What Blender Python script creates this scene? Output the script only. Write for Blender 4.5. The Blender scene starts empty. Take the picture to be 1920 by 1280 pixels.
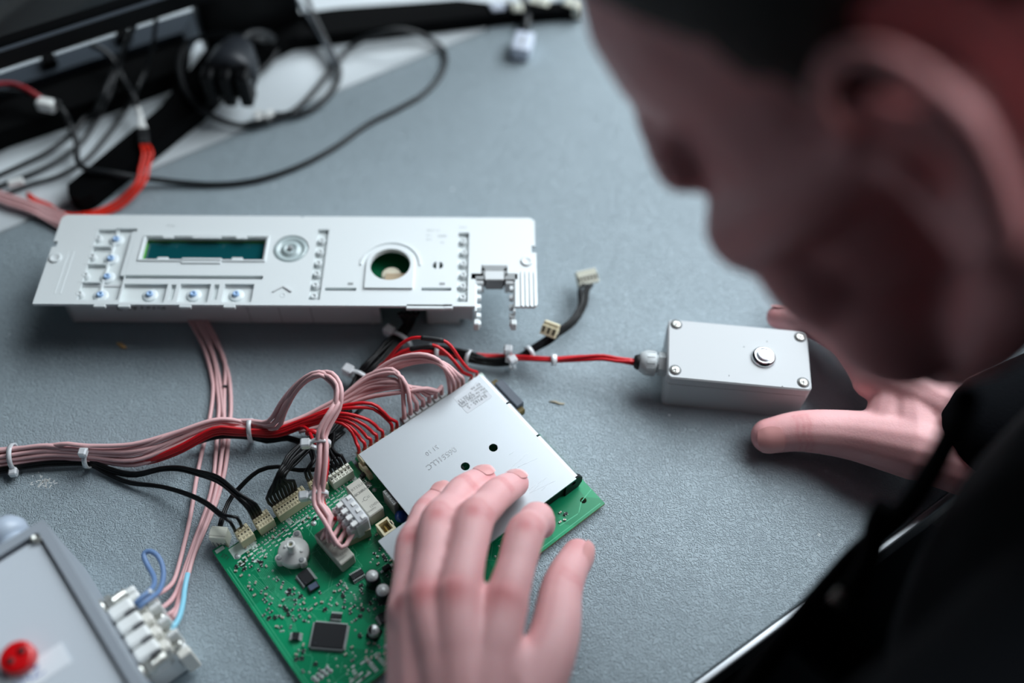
import bpy, bmesh, math, random
from mathutils import Vector, Matrix
from mathutils.geometry import tessellate_polygon
random.seed(7)
C = bpy.context.scene.collection
SC = bpy.context.scene
S = 0.001                       # the code below works in millimetres, table top at z = 0
TABLE = 0.75                    # the table top stands this high above the floor (m)

# ------------------------------------------------------------------ camera, world, lights, exposure
FPX, TH, RO, CH = 1864.8, 0.9580, 0.0297, 465.0
_fw = Vector((0, math.cos(TH), -math.sin(TH)))
_r0 = Vector((1, 0, 0)); _u0 = _r0.cross(_fw)
_rt = _r0 * math.cos(RO) + _u0 * math.sin(RO)
_up = _u0 * math.cos(RO) - _r0 * math.sin(RO)
cd = bpy.data.cameras.new('camera'); cam = bpy.data.objects.new('camera', cd); C.objects.link(cam)
cd.sensor_width = 36; cd.lens = FPX * 36 / 1920; cd.clip_start = 0.01; cd.clip_end = 50
m = Matrix((_rt, _up, -_fw)).transposed().to_4x4(); m.translation = Vector((0, 0, CH * S))
cam.matrix_world = m
cd.dof.use_dof = True; cd.dof.focus_distance = 0.502; cd.dof.aperture_fstop = 2.1
SC.camera = cam
w = bpy.data.worlds.new('world'); SC.world = w; w.use_nodes = True
w.node_tree.nodes['Background'].inputs[0].default_value = (0.62, 0.74, 0.86, 1)
w.node_tree.nodes['Background'].inputs[1].default_value = 0.02
def area(name, loc, target, sx, sy, power, col):
    l = bpy.data.lights.new(name, 'AREA'); l.shape = 'RECTANGLE'; l.size = sx; l.size_y = sy; l.energy = power; l.color = col
    o = bpy.data.objects.new(name, l); C.objects.link(o); o.location = loc
    o.rotation_euler = (Vector(target) - Vector(loc)).to_track_quat('-Z', 'Y').to_euler(); return o
area('ceiling_light', (0.95, 1.55, 1.72), (0.45, 1.1, 0), 3.6, 1.7, 146, (0.88, 0.95, 1.0))
area('window_light', (1.5, 2.5, 1.15), (0, .3, 0), 1.6, 1.2, 35, (0.82, 0.92, 1.0))
vs = SC.view_settings
vs.view_transform = 'Standard'; vs.look = 'None'; vs.exposure = 0.14; vs.gamma = 1.0; vs.use_curve_mapping = False
SC.cycles.use_denoising = True
SC.cycles.max_bounces = 6

# ------------------------------------------------------------------ helpers
def px(x, y, z=0.0):
    """the table-space point (mm) seen at pixel x, y of the 1920x1280 frame at height z above the table"""
    d = _fw * FPX + _rt * (x - 960) - _up * (y - 640)
    t = (z - CH) / d.z
    return Vector((0, 0, CH)) + d * t
def lin(h):
    h = h.lstrip('#'); out = []
    for i in (0, 2, 4):
        c = int(h[i:i + 2], 16) / 255
        out.append(c / 12.92 if c <= 0.04045 else ((c + 0.055) / 1.055) ** 2.4)
    return (*out, 1)
MATS = {}
def mat(name, col, rough=0.5, metal=0.0, bump=None, trans=0.0, sss=0.0, spec=0.5, var=0.0, coat=0.0, alpha=1.0, emit=None):
    if name in MATS: return MATS[name]
    mt = bpy.data.materials.new(name); mt.use_nodes = True; nt = mt.node_tree; b = nt.nodes['Principled BSDF']
    c = lin(col) if isinstance(col, str) else col
    b.inputs['Base Color'].default_value = c
    b.inputs['Roughness'].default_value = rough; b.inputs['Metallic'].default_value = metal
    b.inputs['Specular IOR Level'].default_value = spec
    b.inputs['Transmission Weight'].default_value = trans
    b.inputs['Coat Weight'].default_value = coat
    b.inputs['Alpha'].default_value = alpha
    if sss:
        b.inputs['Subsurface Weight'].default_value = sss; b.inputs['Subsurface Radius'].default_value = (1.0, 0.3, 0.2)
        b.inputs['Subsurface Scale'].default_value = 0.004
    tc = nt.nodes.new('ShaderNodeTexCoord')
    if var:
        n = nt.nodes.new('ShaderNodeTexNoise'); n.inputs['Scale'].default_value = 60; n.inputs['Detail'].default_value = 3
        nt.links.new(tc.outputs['Object'], n.inputs['Vector'])
        mx = nt.nodes.new('ShaderNodeMix'); mx.data_type = 'RGBA'
        mx.inputs[6].default_value = tuple(v * (1 - var) for v in c[:3]) + (1,)
        mx.inputs[7].default_value = tuple(min(1, v * (1 + var)) for v in c[:3]) + (1,)
        nt.links.new(n.outputs['Fac'], mx.inputs[0]); nt.links.new(mx.outputs[2], b.inputs['Base Color'])
    if bump:
        sc, st, dist = bump
        n = nt.nodes.new('ShaderNodeTexNoise'); n.inputs['Scale'].default_value = sc; n.inputs['Detail'].default_value = 3
        nt.links.new(tc.outputs['Object'], n.inputs['Vector'])
        bp = nt.nodes.new('ShaderNodeBump'); bp.inputs['Strength'].default_value = st; bp.inputs['Distance'].default_value = dist * S
        nt.links.new(n.outputs['Fac'], bp.inputs['Height']); nt.links.new(bp.outputs['Normal'], b.inputs['Normal'])
    MATS[name] = mt; return mt

class MB:
    """collects pieces (mm) and links them as ONE mesh object"""
    def __init__(s): s.v = []; s.f = []; s.mi = []; s.m = []; s.sm = []
    def add(s, vs, fs, mt, M=None, smooth=False):
        if mt not in s.m: s.m.append(mt)
        k = s.m.index(mt); o = len(s.v)
        s.v += [(M @ Vector(p)) if M else Vector(p) for p in vs]
        s.f += [tuple(o + i for i in f) for f in fs]; s.mi += [k] * len(fs); s.sm += [smooth] * len(fs)
        return s
    def box(s, c, d, mt, rz=0.0, bev=0.0, M=None, taper=1.0, seg=1):
        R = Matrix.Translation(Vector(c)) @ Matrix.Rotation(rz, 4, 'Z')
        if M: R = M @ R
        x, y, z = d[0] / 2, d[1] / 2, d[2] / 2
        if bev:
            bm = bmesh.new(); bmesh.ops.create_cube(bm, size=1)
            for v in bm.verts: v.co = Vector((v.co.x * 2 * x, v.co.y * 2 * y, v.co.z * 2 * z))
            bmesh.ops.bevel(bm, geom=bm.edges[:], offset=bev, segments=seg, affect='EDGES', profile=0.6)
            vs = [v.co.copy() for v in bm.verts]; bm.verts.index_update()
            fs = [[v.index for v in f.verts] for f in bm.faces]; bm.free()
            if taper != 1: vs = [Vector((p.x * (taper if p.z > 0 else 1), p.y * (taper if p.z > 0 else 1), p.z)) for p in vs]
            return s.add(vs, fs, mt, R, seg > 1)
        t = taper
        vs = [(-x, -y, -z), (x, -y, -z), (x, y, -z), (-x, y, -z), (-x * t, -y * t, z), (x * t, -y * t, z), (x * t, y * t, z), (-x * t, y * t, z)]
        return s.add(vs, [(0, 3, 2, 1), (4, 5, 6, 7), (0, 1, 5, 4), (1, 2, 6, 5), (2, 3, 7, 6), (3, 0, 4, 7)], mt, R)
    def lathe(s, prof, mt, c=(0, 0, 0), n=20, M=None, smooth=True):
        T = Matrix.Translation(Vector(c)); T = M @ T if M else T
        vs = []; fs = []
        for r, z in prof:
            for k in range(n):
                a = 2 * math.pi * k / n; vs.append((r * math.cos(a), r * math.sin(a), z))
        for i in range(len(prof) - 1):
            for k in range(n):
                k2 = (k + 1) % n; fs.append((i * n + k, i * n + k2, (i + 1) * n + k2, (i + 1) * n + k))
        fs.append(tuple(range(n - 1, -1, -1))); fs.append(tuple((len(prof) - 1) * n + k for k in range(n)))
        return s.add(vs, fs, mt, T, smooth)
    def cyl(s, c, r, h, mt, n=16, M=None, r2=None, smooth=True):
        """upright cylinder standing on c"""
        r2 = r if r2 is None else r2; e = min(r, r2, h / 2) * 0.12
        return s.lathe([(r, 0), (r, e), (r2, h - e), (r2 - e, h)], mt, c, n, M, smooth)
    def plate(s, outer, holes, z0, z1, mt, M=None):
        loops = [outer] + list(holes); flat = [p for l in loops for p in l]; n = len(flat)
        tri = tessellate_polygon([[Vector((p[0], p[1], 0)) for p in l] for l in loops])
        vs = [(p[0], p[1], z0) for p in flat] + [(p[0], p[1], z1) for p in flat]; fs = []
        def area2(a, b, c): return (flat[b][0] - flat[a][0]) * (flat[c][1] - flat[a][1]) - (flat[b][1] - flat[a][1]) * (flat[c][0] - flat[a][0])
        for a, b, c in tri:
            if area2(a, b, c) < 0: a, b = b, a
            fs.append((n + a, n + b, n + c)); fs.append((c, b, a))
        o = 0
        for l in loops:
            k = len(l)
            sg = sum(l[i][0] * l[(i + 1) % k][1] - l[(i + 1) % k][0] * l[i][1] for i in range(k))
            fwd = (sg > 0) == (l is outer)
            for i in range(k):
                a, b = o + i, o + (i + 1) % k
                fs.append((a, b, n + b, n + a) if fwd else (b, a, n + a, n + b))
            o += k
        return s.add(vs, fs, mt, M)
    def tube(s, pts, r, mt, n=7, M=None, rfun=None, flat=1.0):
        vs = []; fs = []; P = [Vector(p) for p in pts]; N = len(P); up = Vector((0, 0, 1)); prev = None
        for i in range(N):
            t = (P[min(i + 1, N - 1)] - P[max(i - 1, 0)]).normalized()
            if prev is None:
                a = up if abs(t.dot(up)) < 0.9 else Vector((1, 0, 0)); nx = t.cross(a).normalized()
            else:
                nx = (prev - t * prev.dot(t)).normalized()
            prev = nx; ny = t.cross(nx); rr = rfun(i / (N - 1)) * r if rfun else r
            for k in range(n):
                a = 2 * math.pi * k / n; vs.append(P[i] + nx * (rr * math.cos(a)) + ny * (rr * flat * math.sin(a)))
        for i in range(N - 1):
            for k in range(n):
                k2 = (k + 1) % n; fs.append((i * n + k, i * n + k2, (i + 1) * n + k2, (i + 1) * n + k))
        fs.append(tuple(range(n - 1, -1, -1))); fs.append(tuple((N - 1) * n + k for k in range(n)))
        return s.add(vs, fs, mt, M, True)
    def build(s, name, parent=None, label=None, kind=None, M=None):
        me = bpy.data.meshes.new(name)
        me.from_pydata([tuple((M @ p if M else p) * S) for p in s.v], [], s.f)
        for k in s.m: me.materials.append(k)
        me.polygons.foreach_set('material_index', s.mi); me.polygons.foreach_set('use_smooth', s.sm); me.update()
        o = bpy.data.objects.new(name, me); C.objects.link(o)
        if parent: o.parent = parent
        if label: o['label'] = label
        if kind: o['kind'] = kind
        return o
def thing(name, label, cat, loc=(0, 0, 0), rz=0.0, group=None):
    o = bpy.data.objects.new(name, None); C.objects.link(o); o.location = Vector(loc) * S; o.rotation_euler = (0, 0, rz)
    o['label'] = label; o['category'] = cat; o.empty_display_size = 0.01
    if group: o['group'] = group
    return o
def tag(o, label, cat, group=None, kind=None):
    o['label'] = label; o['category'] = cat
    if group: o['group'] = group
    if kind: o['kind'] = kind
    return o
def clone(o, parent, M=None, name=None):
    c = o.copy(); C.objects.link(c); c.parent = parent
    if M is not None: c.location = Vector(M) * S
    return c
def catmull(P, step=6.0):
    P = [Vector(p) for p in P]; Q = [P[0] * 2 - P[1]] + P + [P[-1] * 2 - P[-2]]; out = []
    for i in range(1, len(Q) - 2):
        a, b, c, d = Q[i - 1:i + 3]; n = max(2, int((c - b).length / step) + 1)
        for k in range(n):
            t = k / n
            out.append(0.5 * ((2 * b) + (c - a) * t + (2 * a - 5 * b + 4 * c - d) * t * t + (3 * b - a - 3 * c + d) * t ** 3))
    out.append(P[-1]); return out
def circ(cx, cy, r, n=24, ry=None): return [(cx + r * math.cos(2 * math.pi * k / n), cy + (ry or r) * math.sin(2 * math.pi * k / n)) for k in range(n)]
def rect(x0, y0, x1, y1): return [(x0, y0), (x1, y0), (x1, y1), (x0, y1)]
def text(body, size, h=0.15, ax='CENTER', shear=0.0, bold=0.0):
    """flat lettering: vertices and faces in mm, centred on the origin"""
    cu = bpy.data.curves.new('lettering', 'FONT'); cu.body = body; cu.size = size; cu.align_x = ax; cu.align_y = 'CENTER'
    cu.resolution_u = 2; cu.shear = shear; cu.offset = bold
    o = bpy.data.objects.new('lettering', cu); C.objects.link(o); bpy.context.view_layer.update()
    me = bpy.data.meshes.new_from_object(o.evaluated_get(bpy.context.evaluated_depsgraph_get()))
    vs = [v.co.copy() for v in me.vertices]; fs = [tuple(p.vertices) for p in me.polygons]
    bpy.data.objects.remove(o); bpy.data.curves.remove(cu); bpy.data.meshes.remove(me); return vs, fs
def letter(mb, body, size, mt, c, rz=0.0, ax='CENTER', shear=0.0, M=None, bold=0.0):
    vs, fs = text(body, size, ax=ax, shear=shear, bold=bold)
    T = Matrix.Translation(Vector(c)) @ (M or Matrix.Identity(4)) @ Matrix.Rotation(rz, 4, 'Z')
    return mb.add(vs, fs, mt, T)
def frame(loc, rz):
    """world (mm) -> local (mm) of an object standing at loc, turned rz"""
    I = (Matrix.Translation(Vector(loc)) @ Matrix.Rotation(rz, 4, 'Z')).inverted()
    return lambda p: I @ Vector(p)

# ------------------------------------------------------------------ materials
WHITE = mat('white_plastic', '#dfe5e6', 0.42, bump=(900, .08, .1))
WHITE2 = mat('recessed_white_plastic', '#dfe6e6', 0.5)
OFFW = mat('white_nylon', '#eef0ee', 0.4)
CLEARW = mat('translucent_white_nylon', '#e8ebee', 0.35, trans=0.35)
LGREY = mat('light_grey_plastic', '#cfd3d4', 0.45, bump=(1500, .12, .12))
MGREY = mat('grey_plastic', '#8f9394', 0.5)
CREAM = mat('cream_connector_plastic', '#dcd2b0', 0.5)
CONW = mat('pale_connector_plastic', '#d9dacb', 0.5)
BLACKP = mat('black_plastic', '#08090b', 0.5, bump=(700, .15, .2), spec=.2)
BLACKM = mat('black_chip_resin', '#191b1f', 0.42, bump=(2500, .1, .05))
BLACKS = mat('matte_black_plastic', '#060708', 0.75, spec=.06)
DKGREY = mat('dark_grey_plastic', '#2b2f35', 0.45)
BLACKW = mat('black_wire_sheath', '#0a0b0d', 0.42, spec=.28)
BLACKC = mat('black_cable_sheath', '#171a1d', 0.45)
PINKW = mat('pink_wire_sheath', '#e3b4b5', 0.5, var=.08)
REDW = mat('red_wire_sheath', '#c4101c', 0.4)
REDO = mat('orange_red_wire_sheath', '#e2301f', 0.4)
BLUEW = mat('blue_wire_sheath', '#6a88b3', 0.45)
CYANW = mat('pale_blue_wire_sheath', '#8fd3ea', 0.45)
SHRINK = mat('black_shrink_tube', '#17191c', 0.6)
ALU = mat('brushed_aluminium', '#adb2b6', 0.46, 1.0, bump=(420, .06, .15))
CHROME = mat('polished_chrome', '#d9dcde', 0.08, 1.0)
STEEL = mat('zinc_plated_steel', '#c9cac4', 0.3, 0.7)
SOLDER = mat('tinned_solder', '#d9dddd', 0.35, 0.35)
GOLD = mat('brass_contact', '#d8b463', 0.3, 1.0)
TANC = mat('ceramic_capacitor', '#b7a58a', 0.5)
RELAY = mat('relay_grey_plastic', '#b9b8ae', 0.5, bump=(900, .1, .1))
SILK = mat('white_silkscreen', '#dff1e8', 0.6)
INK = mat('black_print', '#20252b', 0.6)
FAINT = mat('faint_grey_print', '#9aa0a0', 0.6)
REDK = mat('red_lamp_plastic', '#c80710', 0.3, coat=.3)
HOLE = mat('dark_bore', '#0b0706', 0.8)

# table vinyl with a leather grain
def grain_mat():
    mt = bpy.data.materials.new('grey_grained_vinyl'); mt.use_nodes = True; nt = mt.node_tree; b = nt.nodes['Principled BSDF']
    tc = nt.nodes.new('ShaderNodeTexCoord')
    n = nt.nodes.new('ShaderNodeTexNoise'); n.inputs['Scale'].default_value = 520; n.inputs['Detail'].default_value = 1.5; n.inputs['Distortion'].default_value = 2.2
    nt.links.new(tc.outputs['Object'], n.inputs['Vector'])
    cr = nt.nodes.new('ShaderNodeValToRGB'); cr.color_ramp.elements[0].position = .36; cr.color_ramp.elements[1].position = .56
    nt.links.new(n.outputs['Fac'], cr.inputs[0])
    bp = nt.nodes.new('ShaderNodeBump'); bp.inputs['Strength'].default_value = .75; bp.inputs['Distance'].default_value = .0007
    nt.links.new(cr.outputs[0], bp.inputs['Height']); nt.links.new(bp.outputs['Normal'], b.inputs['Normal'])
    n2 = nt.nodes.new('ShaderNodeTexNoise'); n2.inputs['Scale'].default_value = 22; n2.inputs['Detail'].default_value = 5
    nt.links.new(tc.outputs['Object'], n2.inputs['Vector'])
    mx = nt.nodes.new('ShaderNodeMix'); mx.data_type = 'RGBA'
    mx.inputs[6].default_value = lin('#97a5ac'); mx.inputs[7].default_value = lin('#a3b1b8')
    nt.links.new(n2.outputs['Fac'], mx.inputs[0])
    # scattered scuff marks and pale specks of dust
    vo = nt.nodes.new('ShaderNodeTexVoronoi'); vo.inputs['Scale'].default_value = 26
    nt.links.new(tc.outputs['Object'], vo.inputs['Vector'])
    lt = nt.nodes.new('ShaderNodeMath'); lt.operation = 'LESS_THAN'; lt.inputs[1].default_value = .022
    nt.links.new(vo.outputs['Distance'], lt.inputs[0])
    mx2 = nt.nodes.new('ShaderNodeMix'); mx2.data_type = 'RGBA'; mx2.inputs[7].default_value = lin('#d6dfe2')
    nt.links.new(lt.outputs[0], mx2.inputs[0]); nt.links.new(mx.outputs[2], mx2.inputs[6])
    nt.links.new(mx2.outputs[2], b.inputs['Base Color'])
    b.inputs['Roughness'].default_value = .6; b.inputs['Specular IOR Level'].default_value = .3
    return mt
VINYL = grain_mat()
DESKW = mat('white_laminate', '#d4dce0', 0.4, bump=(120, .05, .2))
FLOORM = mat('dark_floor_vinyl', '#121517', 0.6, var=.15)

# ------------------------------------------------------------------ floor, workbench, white desk
fl = MB(); fl.box((0, 200, -TABLE / S - 10), (5600, 5200, 20), FLOORM)
fl.build('floor', kind='structure')
WALLP = mat('grey_wall_paint', '#565c61', .8)
for nm, c_, d_ in (('wall_back', (0, 2850, 600), (5400, 100, 2700)), ('wall_left', (-2750, 1000, 600), (100, 3800, 2700)), ('wall_right', (2750, 1000, 600), (100, 3800, 2700)), ('ceiling', (0, 1000, 1990), (5600, 3800, 80))):
    q_ = MB(); q_.box(c_, d_, WALLP); q_.build(nm, kind='structure')
FA, FB = px(1300, 1278), px(1620, 1040)
ED = (FB - FA).normalized(); EN = Vector((-ED.y, ED.x, 0))       # along the bench edge, and away from the sitter
BA, BB = px(0, 440), px(930, 46)
ang = math.atan2(ED.y, ED.x)
depth = (((BA + BB) / 2) - FA).dot(EN)
bench = thing('workbench', 'grey grained vinyl workbench top with a bright metal front edge', 'workbench', (FA.x, FA.y, -TABLE / S), ang)
HB = TABLE / S
b = MB(); b.box((-100, depth / 2, HB - 14), (1700, depth, 28), VINYL, bev=.6); b.build('worktop', bench)
b = MB(); b.box((-100, -2.2, HB - 14.5), (1700, 4, 29), ALU, bev=1.2, seg=2); b.build('edge_trim', bench, 'bright metal edge strip')
for x in (-880, 680):
    for y in (60, depth - 60):
        b = MB(); b.box((x, y, HB / 2 - 14), (45, 45, HB - 28), MGREY, bev=1); b.build('leg', bench)
b = MB(); rn_ = random.Random(4); q_ = px(82, 906)
q_ = (Matrix.Translation((FA.x, FA.y, 0)) @ Matrix.Rotation(ang, 4, 'Z')).inverted() @ q_
for k in range(34): b.box((q_.x + rn_.gauss(0, 2.6), q_.y + rn_.gauss(0, 2.2), HB + .05), (rn_.uniform(.6, 2.2), .5, .1), OFFW, rz=rn_.uniform(0, 3))
b.build('stain', bench, 'small white dried splash', kind='stuff')
desk = thing('desk', 'white laminate desk standing behind the grey workbench', 'desk', tuple(FA + EN * depth - Vector((0, 0, HB))), ang)
b = MB(); b.box((-100, 402, HB - 12.6), (1700, 800, 25), DESKW, bev=.6); b.build('worktop', desk)
for x in (-880, 680):
    for y in (60, 740):
        b = MB(); b.box((x, y, (HB - 26) / 2), (45, 45, HB - 26), MGREY, bev=1); b.build('leg', desk)

# ------------------------------------------------------------------ white appliance control panel
PO, PA = (-123.4, 354.0, 0.0), 0.0302
panel = thing('control_unit', 'long white plastic appliance control unit with a green display window and round cut-outs', 'control unit', PO, PA)
_pl = frame(PO, PA)
PZ = 35.0
def P2(x, y, z=PZ): v = _pl(px(x, y, z)); return (v.x, v.y)
def prect(x0, y0, x1, y1, z=PZ):
    a = P2(x0, y0, z); c = P2(x1, y1, z); b_ = P2(x1, y0, z); d = P2(x0, y1, z)
    l = (a[0] + d[0]) / 2; r = (b_[0] + c[0]) / 2; t = (a[1] + b_[1]) / 2; bt = (c[1] + d[1]) / 2
    return (l, bt, r, t)
def rr(q): return rect(*q)
HX, HY = 271.8 / 2, 64.4 / 2
TOP, REC = PZ, PZ - 2.4
cut_l, cut_r = P2(891, 560)[0], P2(966, 560)[0]
cy1 = P2(930, 497)[1]; cy2 = P2(905, 512)[1]
cl2, cr2 = P2(905, 505)[0], P2(950, 505)[0]
yb = P2(900, 574)[1]
out = [(-HX, -HY), (cut_l, -HY), (cut_l, cy2 - 2), (cl2, cy2 - 2), (cl2, cy1), (cr2, cy1), (cr2, cy2), (cut_r, cy2), (cut_r, -HY),
       (HX - 1.5, -HY), (HX, -HY + 1.5), (HX, 6), (HX - 2.6, 6), (HX - 2.6, 11), (HX - .6, 11), (HX - .6, HY - 2.5), (HX - 3, HY),
       (2, HY), (1.4, HY - 1.6), (.8, HY), (-HX + 2.5, HY), (-HX, HY - 2.5), (-HX, 12), (-HX + 2.4, 12), (-HX + 2.4, 8), (-HX, 8)]
out = out[::1]
# recesses (through the face plate; a floor plate closes them 3 mm down)
K = [prect(168, 428, 250, 562)]
kx0, ky0, kx1, ky1 = prect(160, 428, 252, 561)
key_u0, key_u1 = P2(163, 500)[0], P2(238, 500)[0]
ktop, kbot = P2(205, 428)[1], P2(180, 562)[1]
lcd = prect(270, 446, 496, 486)
comp = [prect(228, 532, 311, 566), prect(335, 532, 392, 566), prect(418, 532, 474, 566)]
slots = [prect(318, 533, 328, 562), prect(399, 533, 409, 562)]
gro_v = prect(250, 428, 257, 515); gro_h = prect(247, 516, 500, 523)
pegs_l = prect(584, 430, 612, 562); pegs_r = prect(856, 436, 880, 566)
kc = P2(545, 466); hc = P2(732, 498)
sm = P2(821, 497)
sl1, sl2 = prect(609, 539, 668, 545), prect(790, 539, 846, 545)
sc_l, sc_r = P2(104, 484), P2(988, 490)
hr = 11.2
holes = [rect(key_u0, kbot, key_u1, ktop), rr(lcd)] + [rr(q) for q in comp + slots]
holes += [rect(lcd[0] - 9.0, lcd[1] - 12, lcd[0] - 6.8, lcd[3] + 4.5), rect(lcd[0] - 6.5, gro_h[1], lcd[2] + 2, gro_h[3])]
holes += [rect(pegs_l[0] + 1, pegs_l[1], pegs_l[2] - 1, pegs_l[3]), rect(pegs_r[0] + .5, pegs_r[1], pegs_r[2] - .5, pegs_r[3])]
holes += [circ(kc[0], kc[1], 10, 32), circ(hc[0], hc[1], hr, 40), rr(sl1), rr(sl2), circ(sc_l[0], sc_l[1], 1.7, 14), circ(sc_r[0], sc_r[1], 1.7, 14)]
def moon(s):
    P = [(sm[0] + s * (.75 + 0), sm[1] - 2.4)] + [(sm[0] + s * (.75 + 2.2 * math.cos(a)), sm[1] + 2.6 * math.sin(a)) for a in [-1.3 + 2.6 * k / 8 for k in range(9)]] + [(sm[0] + s * .75, sm[1] + 2.4)]
    return P
holes += [moon(1), moon(-1)]
face = MB(); face.plate(out, holes, PZ - 1.8, PZ, WHITE)
# raised rims and ribs on the face
def rim(q, wd, h=1.0):
    x0, y0, x1, y1 = q
    for c, d in (((x0 + x1) / 2, y0 - wd / 2), (x1 - x0 + 2 * wd, wd)), (((x0 + x1) / 2, y1 + wd / 2), (x1 - x0 + 2 * wd, wd)), ((x0 - wd / 2, (y0 + y1) / 2), (wd, y1 - y0)), ((x1 + wd / 2, (y0 + y1) / 2), (wd, y1 - y0)):
        face.box((c[0], c[1], PZ + h / 2), (d[0], d[1], h), WHITE, bev=.25)
rim((lcd[0] - .6, lcd[1] - .6, lcd[2] + .6, lcd[3] + .6), 1.2, .8)
for u in (lcd[0] + 12, lcd[2] - 14): face.box((u, lcd[3], PZ + .2), (6, 2, 1.2), WHITE, bev=.2); face.box((u, lcd[1], PZ + .2), (6, 2, 1.2), WHITE, bev=.2)
face.box(((lcd[0] + lcd[2]) / 2, lcd[1] - 1.4, PZ), (22, 4, 1.6), WHITE, bev=.3)
face.box(((lcd[0] + lcd[2]) / 2, lcd[3] + .2, PZ), (16, 2.2, 1.6), WHITE, bev=.3)
# key column ribs
for k in range(4):
    v = P2(180, 424 + k * 36)[1]
    face.box(((key_u0 * .75 + key_u1 * .25) - 2 - 1.4 * 0, ktop - (ktop - kbot) * k / 4 - .4, PZ - 1.0), (12, .9, 2.2), WHITE)
face.box((key_u0 + 10.6, (ktop + kbot) / 2, PZ - 1.9), (1, ktop - kbot, 1.6), WHITE)
# bottom tabs along the front edge
for X in (180, 226, 341, 424):
    u = P2(X + 6, 572)[0]; face.box((u, -HY - .3, PZ - 1.2), (6.5, 2.6, 2.2), WHITE, bev=.3)
face.box((P2(798, 574)[0], -HY - .2, PZ - 1), (21, 3, 2), WHITE, bev=.3); face.box((P2(840, 574)[0], -HY, PZ - 1), (5, 3, 2), WHITE, bev=.3)
# arch round the big hole, and the notched plate below it
arch = circ(hc[0], hc[1] + .5, 15.5, 40); body = [(hc[0] + 13.2 * math.cos(a), hc[1] + .3 + 13.2 * math.sin(a)) for a in [math.pi * k / 24 for k in range(25)]] + [(hc[0] - 13.2, hc[1] - 16.5), (hc[0] + 13.2, hc[1] - 16.5)]
face.plate(body, [circ(hc[0], hc[1], hr, 40)], PZ, PZ + 1.3, WHITE)
out_a = [(hc[0] + 17 * math.cos(a), hc[1] + .3 + 17 * math.sin(a)) for a in [math.pi * k / 30 for k in range(31)]]
in_a = [(hc[0] + 15.9 * math.cos(a), hc[1] + .3 + 15.9 * math.sin(a)) for a in [math.pi * (30 - k) / 30 for k in range(31)]]
face.plate(out_a + in_a, [], PZ - .2, PZ + .7, WHITE)
# ribs at the right end, screw lugs, comb fingers beside the open cut-out
for k in range(4): face.box((HX - 1.5 - k * 2.4, -HY + 12, PZ), (1.0, 24, 1.4), WHITE, bev=.3)
for k in range(2): face.box((-HX + 10 + k * 26 * 0 + k * 3, -10, PZ - .1), (.6, 30, .6), WHITE)
for c_ in (sc_l, sc_r): face.lathe([(3.4, -.2), (3.4, .7), (2.6, .9), (1.7, .3)], WHITE, (c_[0], c_[1], PZ), 20)
for sx, u in ((1, cut_l), (-1, cut_r)):
    for k, dy in enumerate((2.0, 7.0, 12.5, 17.5, 21.5)):
        face.box((u + sx * 1.6, cy2 - 5 - dy - 2, PZ - 3 - k * 1.4), (3.2, 3.2, 3.2), WHITE, bev=.5)
    face.box((u + sx * .4, (cy2 - HY) / 2 - 3, PZ - 6), (1.0, HY + cy2 - 2, 9), WHITE)
    face.box((u + sx * .8, -HY - 6.5, PZ - 8), (3.2, 4, 6), WHITE, bev=.6)
face.build('face_plate', panel)
fl_ = MB()
fl_.plate([(-HX + 8, -HY + 2), (P2(880, 560)[0], -HY + 2), (P2(880, 560)[0], HY - 3), (-HX + 8, HY - 3)],
          [rr((lcd[0] - 1, lcd[1] - 1, lcd[2] + 1, lcd[3] + 1)), circ(hc[0], hc[1], 14, 30), circ(sm[0], sm[1], 4, 14)], REC - 1.6, REC, WHITE2)
fl_.build('recess_floor', panel)
# housing below the face
hx0 = _pl(px(139, 605, 0)).x; hx1 = _pl(px(716, 606, 0)).x; hx2 = _pl(px(802, 604, 0)).x; hx3 = _pl(px(888, 598, 3)).x
hyf = _pl(px(430, 606, 0)).y; hyb = HY - 4
h = MB(); zt = PZ - 1.8
h.box(((hx0 + hx1) / 2, hyf + 1, zt / 2 + .2), (hx1 - hx0, 2, zt - .4), LGREY, bev=.4)
h.box((hx0 + 1, (hyf + hyb) / 2, zt / 2 + .2), (2, hyb - hyf, zt - .4), LGREY); h.box((hx3 - 1, (hyf + hyb) / 2, zt / 2 + 2), (2, hyb - hyf, zt - 4), LGREY)
h.box(((hx0 + hx3) / 2, hyb - 1, zt / 2 + .2), (hx3 - hx0, 2, zt - .4), LGREY)
h.box(((hx2 + hx3) / 2 - 4, hyf + 1, zt / 2 + .2), (hx3 - hx2 - 8, 2, zt - .4), LGREY, bev=.4); h.box((hx3 - 5, hyf + 1, zt / 2 + 2.5), (9, 2, zt - 5), LGREY, bev=.4)
for X in (461, 520, 580): u = _pl(px(X, 590, 15)).x; h.box((u, hyf - .05, zt / 2), (.35, .3, zt - 1), MGREY)
h.box((hx1 - 5, hyf - .3, zt / 2), (.8, .8, zt - 1), LGREY); h.box((hx2 + 3, hyf - .3, zt / 2), (.8, .8, zt - 1), LGREY)
h.build('housing', panel)
t_ = MB(); letter(t_, 'E W', 6.6, INK, (_pl(px(234, 588, 15)).x, hyf - .15, 14.5), M=Matrix.Rotation(math.pi / 2, 4, 'X'), shear=.1, bold=.05)
letter(t_, '191-S', 6.6, INK, (_pl(px(282, 586, 15)).x, hyf - .15, 15.5), M=Matrix.Rotation(math.pi / 2, 4, 'X'), shear=.3, bold=.05)
t_.build('handwriting', panel, 'black handwritten EW 191-S')
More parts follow.
